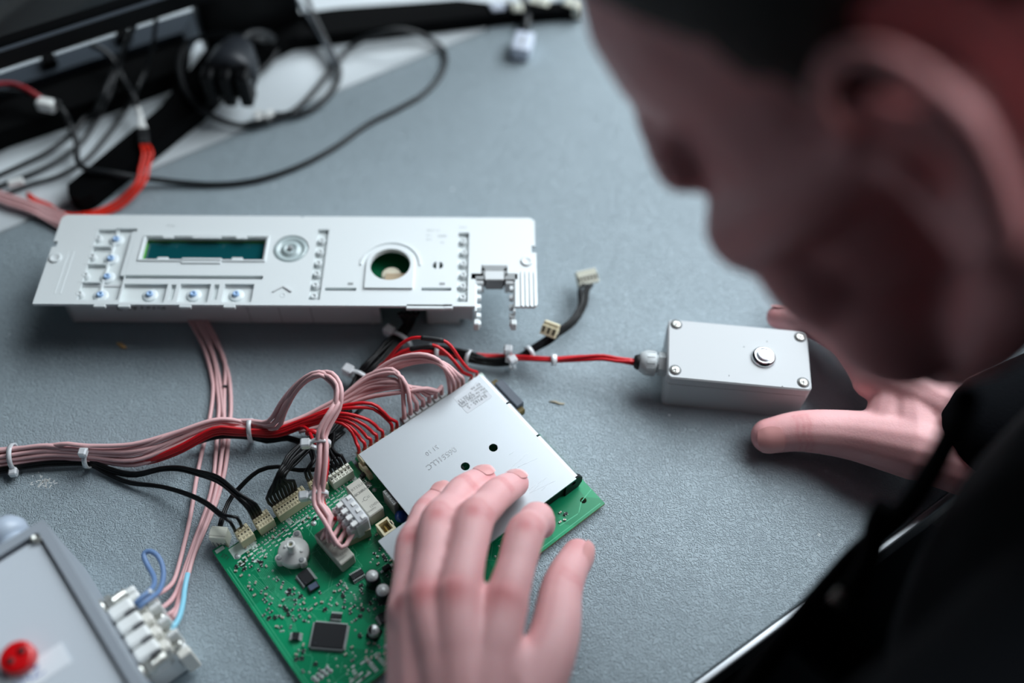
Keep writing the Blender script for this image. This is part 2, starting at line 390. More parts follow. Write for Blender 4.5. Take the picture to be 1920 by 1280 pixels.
# board, display, connector inside
PCBIN = mat('dark_green_board', '#0c7a50', 0.4, coat=.3)
b = MB(); b.box(((hx0 + hx3) / 2, (hyf + hyb) / 2 + 2, 22), (hx3 - hx0 - 8, hyb - hyf - 12, 1.6), PCBIN); b.build('inner_board', panel, 'green board seen through the round hole')
lc = MB(); cxl, cyl_ = (lcd[0] + lcd[2]) / 2, (lcd[1] + lcd[3]) / 2
lc.box((cxl, cyl_, PZ - 5.4), (lcd[2] - lcd[0] + 6, lcd[3] - lcd[1] + 6, 3), DKGREY)
lc.box((cxl, cyl_, PZ - 3.75), (lcd[2] - lcd[0] + 1.5, lcd[3] - lcd[1] + 1.5, .3), mat('display_edge_glow', '#5fbf3a', 0.3))
lc.box((cxl, cyl_ + 1.2, PZ - 3.5), (lcd[2] - lcd[0] - .8, lcd[3] - lcd[1] - 3.6, .3), mat('display_glass', '#0d4a50', 0.12, coat=.6))
lc.box((cxl, lcd[1] + 1.3, PZ - 3.3), (lcd[2] - lcd[0] - .8, 3.2, .4), mat('display_lower_band', '#23202c', 0.4))
lc.build('display', panel, 'dark green display behind the window')
d_ = MB(); d_.cyl((hc[0], hc[1] - 1.2, 22.8), 5.4, 6, mat('ivory_plastic', '#d9d2bd', .5), 24)
d_.plate([(hc[0] - 4.6, hc[1] - 4), (hc[0] - 2.4, hc[1] - 8.5), (hc[0] + 2.4, hc[1] - 8.5), (hc[0] + 4.6, hc[1] - 4)], [], 25, 28.6, MATS['ivory_plastic'])
d_.build('selector_disc', panel, 'ivory disc inside the round hole')
cc = MB(); cc.box(((hx1 + hx2) / 2, hyf + 8, 26), (hx2 - hx1 - 8, 10, 9), mat('tan_connector', '#a8957a', .55)); cc.build('edge_connector', panel, 'tan edge connector in the front opening')
# pegs: grey ones, blue-tinted lenses, knob dome, arrow
PEG = mat('grey_peg_plastic', '#d3d9da', 0.35); BLUEL = mat('blue_tinted_lens', '#9fc0e6', 0.25)
DOME = mat('clear_dome_plastic', '#e4ecee', 0.15)
pg = MB(); pg.lathe([(2.6, 0), (2.6, .3), (1.9, .5), (1.9, 2.2), (1.5, 2.5), (.9, 2.5), (.8, 1.9)], PEG, n=18); pg0 = None
for (x, y) in [(182, 443), (171, 478), (158, 513), (147, 548), (602, 449), (599, 470), (596, 491), (593, 511), (590, 532), (588, 553), (868, 450), (869, 471), (868, 492), (868, 513), (867, 534), (867, 555), (530, 552)]:
    u = P2(x, y, REC + 3)
    if pg0 is None: pg0 = pg.build('peg', panel); pg0.location = Vector((u[0], u[1], REC)) * S
    else: clone(pg0, panel, (u[0], u[1], REC))
lm = MB(); lm.lathe([(4.2, 0), (4.2, .4), (3.6, .8), (2.2, 1.1), (2.0, 1.1)], DOME, n=22)
lm.lathe([(1.8, .7), (1.8, 2.2), (1.4, 2.5), (.9, 2.5), (.8, 1.9)], BLUEL, n=18); lm0 = None
for (x, y) in [(217, 447), (207, 483), (200, 517), (187, 551), (280, 550), (362, 550), (442, 550)]:
    u = P2(x, y, REC + 2)
    if lm0 is None: lm0 = lm.build('lens', panel, 'blue-tinted key lens'); lm0.location = Vector((u[0], u[1], REC)) * S
    else: clone(lm0, panel, (u[0], u[1], REC))
kn = MB(); kn.lathe([(9.6, 0), (9.6, 1.2), (8.6, 2.6), (7.2, 2.2), (6.4, 1.2), (5.2, 1.4), (4.4, 2.8), (3.2, 3.2), (2.6, 2.4), (1.2, 2.2)], mat('pale_aqua_dome', '#cfdfe0', .15, trans=.25), (kc[0], kc[1], REC), 36)
kn.cyl((kc[0], kc[1], REC + 2), 1.5, 1.8, MGREY, 16); kn.build('dome_key', panel, 'concentric ringed dome key')
ar = MB(); au = P2(530, 545)
for s_ in (1, -1): ar.box((au[0] + s_ * 2.6, au[1] + 1.0, PZ + .3), (6.2, .9, .8), LGREY, rz=-s_ * .62)
ar.build('arrow_mark', panel, 'raised arrow mark above a peg')
# grey latch block in the right cut-out
g = MB(); gu = P2(927, 500)
g.box((gu[0], cy1 - 2, PZ - 6), (cr2 - cl2 + 1, 4, 12), MGREY); g.box((gu[0], cy1 - 6.5, PZ - 5), (10, 7, 9), MGREY, bev=.4); g.box((gu[0], cy1 - 6.5, PZ - .6), (10.6, 7.4, 1), LGREY, bev=.3)
for s_ in (-1, 1): g.box((gu[0] + s_ * 9.3, cy2 - 2.2, PZ - 6), (7, 4, 12), MGREY); g.box((gu[0] + s_ * 6.3, cy2 + 1, PZ - 5), (2.5, 6, 10), MGREY, bev=.3)
for s_ in (-1, 1): g.box((gu[0] + s_ * 8.6, cy2 - 5, PZ - 5), (5, 3, 8), LGREY, bev=.5)
g.build('latch_block', panel, 'grey latch block in the open cut-out')
pr = MB()
for i, (x, y, tx, sz) in enumerate([(812, 432, '08-07-1-2', 1.8), (804, 441, '10 1', 1.8), (804, 449, '22 3', 1.8), (829, 443, '2905', 2.6), (829, 455, 'A2', 1.9), (868, 426, 'Schritt', 1.6), (320, 423, 'Anzeige', 1.5)]):
    u = P2(x, y); letter(pr, tx, sz, FAINT, (u[0], u[1], PZ + .06))
for (x, y) in [(657, 532), (829, 532)]: u = P2(x, y); pr.box((u[0], u[1], PZ + .06), (3, 1.6, .1), MGREY)
pr.build('print', panel, 'faint grey print', kind='stuff')

# ------------------------------------------------------------------ green circuit board with its components
BZ, BT = 3.5, 1.6                         # top of the board above the table, thickness
_bc = Vector((-47.3, 209.5, 0)); BA_ = 0.7051; BW, BL = 168.5, 101.7
_b0 = _bc + Matrix.Rotation(BA_, 3, 'Z') @ Vector((-BW / 2, BL / 2, 0))
pcb = thing('circuit_board', 'green printed circuit board with an aluminium cover plate, chips, relays and cream connectors', 'circuit board', tuple(_b0), BA_)
_bf = frame(_b0, BA_)
def Q(x, y, z=0.0):
    """pixel -> board coordinates at height z above the board"""
    v = _bf(px(x, y, BZ + z)); return Vector((v.x, v.y, BZ + z))
def GREENMAT():
    mt = bpy.data.materials.new('green_solder_mask'); mt.use_nodes = True; nt = mt.node_tree; b = nt.nodes['Principled BSDF']
    tc = nt.nodes.new('ShaderNodeTexCoord'); mp = nt.nodes.new('ShaderNodeMapping'); nt.links.new(tc.outputs['Object'], mp.inputs[0])
    n = nt.nodes.new('ShaderNodeTexVoronoi'); n.inputs['Scale'].default_value = 55; n.distance = 'CHEBYCHEV'; nt.links.new(mp.outputs[0], n.inputs['Vector'])
    cr = nt.nodes.new('ShaderNodeValToRGB'); cr.color_ramp.interpolation = 'CONSTANT'
    cr.color_ramp.elements[0].color = lin('#05875a'); cr.color_ramp.elements[1].position = .62; cr.color_ramp.elements[1].color = lin('#0b9a68')
    nt.links.new(n.outputs['Color'], cr.inputs[0]); nt.links.new(cr.outputs[0], b.inputs['Base Color'])
    b.inputs['Roughness'].default_value = .27; b.inputs['Coat Weight'].default_value = .7; b.inputs['Coat Roughness'].default_value = .2; b.inputs['Specular IOR Level'].default_value = .5
    return mt
GREEN = GREENMAT(); TRACE = mat('copper_trace_under_mask', '#4db58a', .35); BEDGE = mat('board_edge', '#8f9a62', .6); ANNUL = mat('pale_pad_ring', '#cfe6da', .4)
EPOX = mat('cut_board_edge', '#56481c', .6)
# outline with notches along the connector edge
def n_at(x, y): return Q(x, y).x
ol = [(0, -2)]
ol = [(0, 0), (6, 0), (7, -4), (13, -4)]
for x0 in (17, 38, 76): ol += [(x0, -4), (x0, 0), (x0 + 2.2, 0), (x0 + 3, -4)]
nx = Q(668, 868).x
ol += [(nx - 3.5, -4), (nx - 3.5, -1), (nx - 1.2, -1), (nx - 1.2, -13), (nx + 1, -13), (nx + 1, -1), (nx + 4, 0), (BW - 1, 0), (BW, -1)]
r1, r2 = Q(918, 712).y, Q(972, 778).y
ol += [(BW, r1 + 4), (BW - 4, r1 + 2), (BW - 4, r2 - 2), (BW, r2 - 5), (BW, -BL), (0, -BL)]
ol = ol[::-1]
h1, h2 = Q(454, 1056.6), Q(1093.8, 937.8)
bd = MB(); bd.plate(ol, [circ(h1.x, h1.y, 1.7, 18), circ(h2.x, h2.y, 1.7, 18)], BZ - BT, BZ - .05, BEDGE)
bd.plate(ol, [circ(h1.x, h1.y, 1.7, 18), circ(h2.x, h2.y, 1.7, 18)], BZ - .05, BZ, GREEN)
for sx in (12, 60, 110, 150):
    for sy in (-14, -60, -92): bd.cyl((sx, sy, 0), .9, BZ - BT, SOLDER, 8)
bd.build('board', pcb)
# silkscreen: printed band along the connector edge, outlines and marks
sk = MB()
def strip(P, wd, mb, mt, z=BZ + .03):
    for a, b2 in zip(P, P[1:]):
        a, b2 = Vector((a[0], a[1], 0)), Vector((b2[0], b2[1], 0)); d = b2 - a
        if d.length < .05 or (mb is not sk and not all(2 < p.x < BW - 2 and -BL + 2 < p.y < -5 for p in (a, b2))): continue
        n = Vector((-d.y, d.x, 0)).normalized() * wd / 2; e = d.normalized() * wd / 2
        mb.add([tuple((p + Vector((0, 0, z)))) for p in (a - n - e, b2 - n + e, b2 + n + e, a + n - e)], [(0, 1, 2, 3)], mt)
for a in range(7, 80, 3):
    for k in range(3): strip([(a + .3 * k, -13.0 - 2.2 * k - (a % 5) * .2), (a + random.uniform(.8, 2.4), -13.0 - 2.2 * k - (a % 5) * .2)], random.uniform(.5, 1.2), sk, SILK)
for a in (16.5, 37, 75.5): strip([(a + 1, -1), (a + 1, -11)], 2.6, sk, SILK)
sk.plate(rect(6.5, -11, 16, -4.6)[::1], [], BZ, BZ + .04, SILK); sk.plate(rect(1, -3, 5.6, -1), [], BZ, BZ + .04, SILK)
strip([(1.1, -13), (1.1, -BL + 2)], .3, sk, TRACE); strip([(2.4, -13), (2.4, -BL + 2)], .3, sk, TRACE); strip([(2, -BL + 1.5), (BW - 2, -BL + 1.5)], .4, sk, TRACE)
letter(sk, 'ST1', 2.8, INK, (3.4, -7, BZ + .05), rz=-1.2)
for tx, x, y in (('13', 470, 1012), ('C2', 506, 985), ('R7', 585, 945), ('K2', 640, 938)): q = Q(x, y); letter(sk, tx, 2.0, SILK, (q.x, q.y, BZ + .05))
strip([tuple(Q(1050, 985)[:2]), tuple(Q(1085, 962)[:2]), tuple(Q(1090, 940)[:2]), tuple(Q(1108, 918)[:2])], .5, sk, TRACE)
sk.build('silkscreen', pcb, 'pale printed legend', kind='stuff')
# conductor tracks: bundles of parallel lines that turn by 45 degrees
tr = MB(); rnd = random.Random(3)
def track(P, n, pitch, wd=.22):
    P = [Vector((p[0], p[1], 0)) for p in P]; N = []
    for i in range(len(P)):
        d = sum(((b - a).normalized() for a, b in zip(P[max(0, i - 1):i + 1], P[max(1, i):i + 2])), Vector()).normalized(); N.append(Vector((-d.y, d.x, 0)))
    for k in range(n): strip([tuple(p + m * ((k - n / 2) * pitch))[:2] for p, m in zip(P, N)], wd, tr, TRACE)
def qp(*L): return [tuple(Q(x, y)[:2]) for x, y in L]
track(qp((600, 925), (540, 975), (505, 1010), (495, 1060), (520, 1095), (555, 1120)), 12, .75)
track(qp((655, 905), (640, 935), (600, 960), (570, 985)), 8, .8)
track(qp((540, 1118), (560, 1122), (552, 1132), (532, 1128)), 9, .5, .2)
track(qp((620, 1150), (640, 1120), (690, 1118), (735, 1130)), 7, .7); track(qp((600, 1120), (640, 1095), (680, 1110), (720, 1150)), 6, .8)
track(qp((470, 1080), (520, 1130), (545, 1160), (560, 1215)), 5, .8); track(qp((500, 1210), (520, 1235), (560, 1245)), 4, .8)
for k in range(230):
    x, y = rnd.uniform(3, 130), rnd.uniform(-99, -14); d = rnd.choice([(1, 0), (0, 1), (.7, .7), (.7, -.7)]); l = rnd.uniform(2, 9); l2 = rnd.uniform(1, 4)
    d2 = rnd.choice([(1, 0), (0, 1), (.7, .7)]); strip([(x, y), (x + d[0] * l, y + d[1] * l), (x + d[0] * l + d2[0] * l2, y + d[1] * l + d2[1] * l2)], .2, tr, TRACE, BZ + .025 + k * .00004)
tr.build('tracks', pcb, 'pale green conductor tracks', kind='stuff')
# header connectors with wire sockets (cream rows along the edge)
CONN = []
def header(p0, p1, depth_, h_, n, mt, label, sockets=True, name='header'):
    """p0, p1: pixels of the outer top corners; returns socket points in board coordinates"""
    a, c = Q(*p0, h_), Q(*p1, h_); d = Vector((c.x - a.x, 0, 0)); L = d.length; y = (a.y + c.y) / 2; mb = MB(); pts = []
    mb.box((a.x + L / 2, y - depth_ * .66, BZ + h_ * .45), (L, depth_ * .68, h_ * .9), mt, bev=.25)
    mb.box((a.x + L / 2, y - depth_ * .17, BZ + h_ * .5), (L, depth_ * .34, h_), mt, bev=.25)
    p = L / n
    for k in range(n):
        u = a.x + p * (k + .5)
        mb.box((u, y - depth_ * .17, BZ + h_ + .15), (p * .72, depth_ * .3, .5), mt, bev=.15)
        mb.box((u, y - depth_ * .5, BZ + h_ * .9 + .05), (p * .4, .9, .3), mat('dark_slot', '#3b3526', .7)); mb.box((u, y - depth_ * .8, BZ + h_ * .9 + .1), (p * .55, depth_ * .22, .35), mt, bev=.1)
        mb.box((u + p * .1, y - depth_ * .8, BZ + h_ * .9 + .3), (p * .2, .5, .2), mat('dark_slot', '#3b3526', .7)); mb.box((u, y - depth_ * 1.12, BZ + .2), (.7, .7, .4), SOLDER)
        pts.append(Vector((u, y - depth_ * .1, BZ + h_ + .4)))
    mb.build(name, pcb, label); return pts
hc1 = header((437, 996), (461, 979), 7.2, 8, 4, CREAM, 'four-way cream header')
hc2 = header((470, 971), (500, 954), 7.2, 8, 6, CREAM, 'six-way cream header')
hc3 = header((508, 948), (566, 909), 7.2, 8, 11, CREAM, 'eleven-way cream header')
hc4 = header((575, 902), (600, 885), 7.0, 8, 4, CREAM, 'four-way cream header under the pink bundle')
hc5 = header((614, 893), (651, 866), 5.2, 8, 6, CONW, 'six-way grey header with letters')
lt = MB()
for k, ch in enumerate('CGLX'):
    p = hc5[min(k + (k > 1) + (k > 2), 5)]; letter(lt, ch, 2.6, INK, (p.x, p.y - 1.9, BZ + 8.12))
lt.build('connector_letters', pcb, 'dark letters on the grey header')
q0, q1 = Q(668, 852, 6), Q(721, 812, 6); hc6 = []
mb = MB(); L = q1.x - q0.x
mb.box((q0.x + L / 2, q0.y - 3.6, BZ + 3.4), (L, 6.5, 6.8), CREAM, bev=.3)
for k in range(5): u = q0.x + L * (k + .4) / 5; mb.box((u, q0.y - .3, BZ + 4), (L / 5 * .7, 2, 6), CREAM, bev=.2); hc6.append(Vector((u, q0.y - .4, BZ + 7.2)))
mb.box((q0.x - .6, q0.y - 9, BZ + 2.5), (2.4, 10, 5), CREAM, bev=.3); mb.build('header', pcb, 'five-way cream header under the cover edge')
q0, q1 = Q(731, 810, 6), Q(749, 799, 6); mb = MB(); hc7 = []; L = q1.x - q0.x
mb.box((q0.x + L / 2, q0.y - 3.6, BZ + 3.4), (L, 6.5, 6.8), CREAM, bev=.3)
for k in range(2): u = q0.x + L * (k + .4) / 2; mb.box((u, q0.y - .3, BZ + 4), (L / 2 * .6, 2, 6), CREAM, bev=.2); hc7.append(Vector((u, q0.y - .4, BZ + 7.2)))
mb.build('header', pcb, 'two-way cream header under the cover edge')
q0, q1 = Q(752, 790, 9), Q(834, 738, 9); mb = MB(); hc8 = []; L = q1.x - q0.x; y8 = q0.y - 1.5
SMOKE = mat('smoky_clear_nylon', '#aeb1ad', .3, trans=.45)
mb.box((q0.x + L / 2, y8 - 1, BZ + 5), (L, 9, 10), SMOKE, bev=.6)
for k in range(7):
    u = q0.x + L * (k + .5) / 7; mb.box((u, y8 + 1.2, BZ + 10.1), (L / 7 * .78, 4, .9), CLEARW, bev=.3); hc8.append(Vector((u, y8 + 1.2, BZ + 10.4)))
    for j in range(2): mb.box((u, y8 - 1.9 - j * 1.7, BZ + 10.1), (L / 7 * .5, .9, .5), mat('grey_slot', '#7c8288', .6))
mb.build('plug_housing', pcb, 'smoky translucent seven-way plug housing')
q0, q1 = Q(838, 741, 8), Q(870, 720, 8); mb = MB(); hc9 = []; L = q1.x - q0.x
mb.box((q0.x + L / 2, q0.y - 3.5, BZ + 3.6), (L, 7, 7.2), CREAM, bev=.3)
for k in range(4): u = q0.x + L * (k + .5) / 4; mb.box((u, q0.y - .6, BZ + 4.6), (L / 4 * .7, 2.4, 7), CREAM, bev=.2); hc9.append(Vector((u, q0.y - .6, BZ + 8.2)))
mb.build('header', pcb, 'four-way cream header by the sticker')
q0, q1 = Q(877, 714, 7), Q(897, 700, 7); mb = MB(); hc10 = []; L = q1.x - q0.x
mb.box((q0.x + L / 2, q0.y - 3.5, BZ + 3.6), (L, 7, 7.2), OFFW, bev=.3)
for k in range(2): u = q0.x + L * (k + .5) / 2; mb.box((u, q0.y - .6, BZ + 4.6), (L / 2 * .6, 2.4, 7), OFFW, bev=.2); hc10.append(Vector((u, q0.y - .6, BZ + 8.2)))
mb.build('header', pcb, 'two-way white header at the far corner')
# relays, box capacitor, blue capacitor, open socket, loop-cable socket
def block(pA, pB, pC, h_, mt, bev=.5):
    """box whose top face has corners at pixels pA -> pB (short side) and pC (beyond pB along the long side)"""
    a, b_, c = Q(*pA, h_), Q(*pB, h_), Q(*pC, h_); cx = (a + c) / 2; s1 = (b_ - a).length; s2 = (c - b_).length; r = math.atan2(c.y - b_.y, c.x - b_.x)
    mb = MB(); mb.box((cx.x, cx.y, BZ + h_ / 2), (s2, s1, h_), mt, rz=r, bev=bev); return mb, Vector((cx.x, cx.y, BZ + h_)), r, s2, s1
for pA, pB, pC, h_, lab in (((646.3, 911), (674.4, 896), (720.4, 952.2), 10.5, 'grey relay beside the translucent plug'), ((588, 1002), (614.4, 983), (665, 1040), 9, 'grey relay beside the round pressure sensor')):
    mb, c, r, l, wd = block(pA, pB, pC, h_, RELAY); R = Matrix.Rotation(r, 4, 'Z')
    for tx, dx, dy, sz in (('RT33L012', -.32, .18, 2.2), ('SCHRACK', -.16, .2, 2.2), ('16A 250V', -.16, -.12, 1.7), ('-C=', .06, 0, 3.2), ('12VDC', .3, .2, 1.9), ('50/60Hz', .38, -.15, 1.5)):
        v = R @ Vector((dx * l, dy * wd, .05)); letter(mb, tx, sz, mat('grey_relay_print', '#7d7e78', .6), c + v, rz=r + math.pi / 2 * 0 + (math.pi / 2))
    mb.build('relay', pcb, lab)
mb, c, r, l, wd = block((715.7, 920.3), (726, 915.6), (747.5, 942), 12, mat('box_capacitor_grey', '#8d8f8c', .5), .4)
letter(mb, 'MKP 0,1', 2.4, INK, c + Vector((0, 0, .05)), rz=r + math.pi); mb.build('box_capacitor', pcb)
q = Q(752, 965, 6); mb = MB(); mb.lathe([(.3, -3.6), (1.8, -3), (3.0, -1.6), (3.4, 0), (3.0, 1.6), (1.8, 3), (.3, 3.6)], mat('blue_disc_capacitor', '#1c4fae', .3, coat=.5), (q.x, q.y, BZ + 4.2), 18); mb.build('disc_capacitor', pcb, 'blue disc capacitor')
def socket(pA, pB, pC, h_, mt, name, lab, wall=1.1):
    a, b_, c = Q(*pA, h_), Q(*pB, h_), Q(*pC, h_); cx = (a + c) / 2; s1 = (b_ - a).length; s2 = (c - b_).length; r = math.atan2(c.y - b_.y, c.x - b_.x)
    mb = MB(); T = Matrix.Translation((cx.x, cx.y, 0)) @ Matrix.Rotation(r, 4, 'Z'); o_ = rect(-s2 / 2, -s1 / 2, s2 / 2, s1 / 2); i_ = rect(-s2 / 2 + wall, -s1 / 2 + wall, s2 / 2 - wall, s1 / 2 - wall)
    mb.plate(o_, [i_], BZ, BZ + h_, mt, T); mb.plate(i_, [], BZ, BZ + 1.2, mt, T)
    for k in range(4): mb.box((-s2 / 2 + wall + 1.4 + k * (s2 - 2 * wall - 2.8) / 3, 0, BZ + 3), (.8, .8, 5), GOLD, M=T)
    mb.box((0, s1 / 2, BZ + h_ - 1.5), (s2 * .3, 1.2, 3), mt, M=T)
    mb.build(name, pcb, lab); return T, s2, s1
socket((703.5, 983), (726, 968), (743, 989.7), 8, CREAM, 'socket', 'empty cream socket at the cover corner')
T6, l6, w6 = socket((641, 989), (680, 962), (692, 988), 8, mat('beige_socket_plastic', '#b5ab94', .5), 'socket', 'beige socket holding the translucent plug')
# pressure sensor
q = Q(549.5, 1032, 6); mb = MB(); PSW = mat('sensor_white_plastic', '#d8dad6', .4)
mb.lathe([(7.6, 1.4), (7.6, 5.0), (7.0, 5.8), (3.4, 6.4), (3.0, 6.8), (2.1, 6.8), (2.1, 13.6), (1.9, 14), (1.1, 14), (1.0, 10)], PSW, (q.x, q.y, BZ), 36)
mb.lathe([(1.0, 0), (1.0, .2)], mat('sensor_bore', '#b7b48f', .6), (q.x, q.y, BZ + 12.5), 12)
for (x, y) in ((556.7, 1001), (523.6, 1046), (565.8, 1049.5)):
    p = Q(x, y, 5.5); mb.cyl((p.x, p.y, BZ), 2.1, 5.8, PSW, 16); mb.lathe([(1.3, 0), (1.3, .3), (.6, .3)], MGREY, (p.x, p.y, BZ + 5.8), 12); mb.box(((p.x + q.x) / 2, (p.y + q.y) / 2, BZ + 3.4), (abs(p.x - q.x) * .9 + 1.5, 3, 3.4), PSW, rz=math.atan2(p.y - q.y, p.x - q.x) if abs(p.x - q.x) > 2 else 1.2)
for (x, y) in ((535, 1025), (566, 1033)): p = Q(x, y, 6); mb.cyl((p.x, p.y, BZ + 5), .8, 1.8, PSW, 10)
mb.build('pressure_sensor', pcb, 'white round pressure sensor with an upright nozzle')
for k in range(4):
    p = Q(533 + 8 * k, 1057 + k * .4, 1.5); mb = MB(); mb.box((p.x, p.y, BZ + 1.5), (1.1, 2.2, 2.4), GOLD, bev=.3, rz=-.4); mb.build('contact', pcb, 'brass contact pin')
# chips
def chip(corners, h_, npin, sides, name, lab=None, mt=BLACKM, pl=1.3):
    P = [Q(x, y, h_) for x, y in corners]; c = sum(P, Vector()) / 4; r = math.atan2(P[1].y - P[0].y, P[1].x - P[0].x)
    sx = ((P[1] - P[0]).length + (P[2] - P[3]).length) / 2; sy = ((P[3] - P[0]).length + (P[2] - P[1]).length) / 2
    T = Matrix.Translation((c.x, c.y, 0)) @ Matrix.Rotation(r, 4, 'Z'); mb = MB(); mb.box((0, 0, BZ + h_ / 2 + .15), (sx, sy, h_ - .3), mt, bev=.22, M=T)
    for sd in sides:
        n = npin[sd % 2]; L = sx if sd % 2 == 0 else sy; off = (sy if sd % 2 == 0 else sx) / 2
        for k in range(n):
            t = -L / 2 + L * (k + .5) / n; wd = min(.55, L / n * .55)
            for (o0, z0, dl, dz) in ((off + pl * .3, BZ + h_ * .5, pl * .6, .2), (off + pl * .75, BZ + .2, pl * .7, .22)):
                s_ = 1 if sd < 2 else -1
                if sd % 2 == 0: mb.box((t, s_ * o0, z0), (wd, dl, dz if dz > .2 else h_ * .5), SOLDER, M=T)
                else: mb.box((s_ * o0, t, z0), (dl, wd, dz if dz > .2 else h_ * .5), SOLDER, M=T)
    mb.lathe([(.5, 0), (.5, .02)], DKGREY, (-sx * .36, -sy * .36, BZ + h_), 10, M=T)
    return mb.build(name, pcb, lab)
chip([(590.5, 1165), (651.6, 1170.4), (641.7, 1217), (581.5, 1210)], 2.0, (20, 20), (0, 1, 2, 3), 'chip', 'large square black chip with pins on four sides', pl=1.0)
chip([(556, 1077), (573.4, 1064.4), (591.4, 1084), (572.5, 1096.7)], 2.4, (9, 9), (1, 3), 'chip', 'black chip below the pressure sensor')
chip([(655, 1079), (677, 1066), (684, 1073), (662, 1087)], 2.0, (8, 4), (0, 2), 'chip', 'narrow black chip below the relay')
chip([(549, 1184), (561.7, 1184.4), (559, 1199), (546.5, 1198.6)], 1.8, (4, 4), (1, 3), 'chip', 'small eight-pin black chip')
chip([(621, 1149), (641, 1150.5), (640, 1158.5), (619, 1157.5)], 1.8, (7, 3), (0, 2), 'chip', 'small black chip above the square chip')
chip([(705, 1154), (730, 1140), (742, 1152), (718, 1168)], 2.4, (4, 4), (1, 3), 'chip', 'black chip at the hand')
mb, c, r, l, wd = block((575, 1098.5), (581.5, 1109), (599.5, 1098), 2.2, DKGREY, .2); mb.box((c.x, c.y, BZ + 2.2), (l * .8, wd * .8, .15), mat('slate_component', '#56637a', .35), rz=r); mb.build('crystal', pcb, 'slate grey crystal')
mb, c, r, l, wd = block((674, 889), (678, 895), (690, 886), 2.4, BLACKM, .25); mb.box((c.x, c.y, BZ + .5), (l + 3, wd * .5, .8), SOLDER, rz=r); mb.build('diode', pcb, 'black diode by the cover')
mb, c, r, l, wd = block((716, 1063), (720, 1071), (733, 1062), 2.4, BLACKM, .25); mb.box((c.x, c.y, BZ + .5), (l + 3, wd * .5, .8), SOLDER, rz=r); mb.build('diode', pcb, 'black diode above the capacitors')
# electrolytic capacitors
CAPTOP = mat('capacitor_can_top', '#d8dbda', .4, .25)
for (x, y), r_, h_ in (((697.4, 1079), 3.5, 10), ((717.5, 1106), 3.7, 10)):
    p = Q(x, y, h_); mb = MB(); mb.lathe([(r_ * .96, 0), (r_, .5), (r_, h_ - 1), (r_ * .95, h_ - .2), (r_ * .82, h_)], mat('capacitor_sleeve', '#14161c', .35), (p.x, p.y, BZ), 28)
    mb.lathe([(r_ * .82, 0), (r_ * .82, .06)], CAPTOP, (p.x, p.y, BZ + h_), 24); mb.box((p.x, p.y, BZ + h_ + .06), (r_ * 1.5, .22, .05), MGREY, rz=.2); mb.box((p.x, p.y, BZ + h_ + .06), (.22, r_ * 1.5, .05), MGREY, rz=.2)
    mb.build('electrolytic_capacitor', pcb)
p = Q(700, 1181, 5); mb = MB(); mb.box((p.x, p.y, BZ + .6), (6, 6, 1.2), BLACKP, bev=.3, rz=.4); mb.lathe([(2.7, 1), (2.7, 5), (2.4, 5.3)], mat('can_aluminium', '#c9cccd', .35, .4), (p.x, p.y, BZ), 24)
mb.plate([(2.4 * math.cos(a), 2.4 * math.sin(a)) for a in [1.2 + math.pi * k / 12 * .8 for k in range(13)]], [], 5.3, 5.36, BLACKP, Matrix.Translation((p.x, p.y, BZ))); letter(mb, '22', 1.6, INK, (p.x, p.y - .6, BZ + 5.4), rz=-.5); mb.build('can_capacitor', pcb, 'small silver can capacitor')
for (x, y), r_ in (((445.5, 1042.5), 1.3), ((691, 908), 1.4), ((702, 918), 1.0), ((588, 981), 1.2), ((724, 1212), 1.1), ((537, 1110), .7)):
    p = Q(x, y); mb = MB(); mb.lathe([(r_ * 1.25, 0), (r_ * 1.25, .05)], ANNUL, (p.x, p.y, BZ), 18); mb.lathe([(r_, .05), (r_ * .7, .35), (r_ * .2, .5)], SOLDER, (p.x, p.y, BZ), 16); mb.build('solder_point', pcb)
# surface-mount parts: hundreds of specks under 10 pixels, joined
smd = MB(); occ = []
def blocked(x, y):
    return any(abs(x - a) < c2 and abs(y - b2) < d2 for a, b2, c2, d2 in occ)
for (x, y), rx, ry in (((549, 1032), 11, 11), ((627, 1024), 13, 17), ((683, 933), 14, 18), ((655, 970), 12, 14), ((573, 1080), 7, 8), ((587, 1099), 4, 4), ((616, 1191), 11, 11), ((670, 1077), 6, 5), ((553, 1191), 4, 4), ((697, 1079), 5, 5), ((718, 1106), 5, 5), ((700, 1181), 4, 4), ((723, 1155), 6, 6), ((731, 930), 6, 9), ((723, 985), 6, 7), ((631, 1154), 5, 3)):
    p = Q(x, y); occ.append((p.x, p.y, rx, ry))
def small(x, y, r, kind):
    T = Matrix.Translation((x, y, BZ)) @ Matrix.Rotation(r, 4, 'Z') @ Matrix.Scale(.72, 4)
    if kind == 0:
        smd.box((0, 0, .45), (1.2, 1.1, .7), BLACKM, M=T)
        for s_ in (-1, 1): smd.box((s_ * .85, 0, .4), (.55, 1.15, .75), SOLDER, M=T)
    elif kind == 1:
        smd.box((0, 0, .5), (1.0, 1.1, .9), TANC, M=T)
        for s_ in (-1, 1): smd.box((s_ * .75, 0, .5), (.5, 1.15, .95), SOLDER, M=T)
    else:
        smd.box((0, 0, .6), (2.8, 1.4, .9), BLACKM, M=T)
        for a_, b2 in ((-.9, -1), (.9, -1), (0, 1)): smd.box((a_, b2 * 1.0, .25), (.5, .8, .4), SOLDER, M=T)
regions = [((440, 1060), (500, 1130), 34), ((490, 1120), (560, 1180), 30), ((520, 1050), (620, 1130), 44), ((620, 1060), (735, 1150), 60), ((560, 1130), (740, 1165), 46), ((540, 1180), (600, 1260), 34), ((640, 1160), (735, 1240), 34), ((500, 985), (545, 1010), 14), ((560, 960), (600, 1000), 12), ((590, 925), (640, 960), 12), ((700, 1000), (760, 1090), 44), ((460, 1020), (500, 1060), 12), ((1040, 960), (1065, 990), 5)]
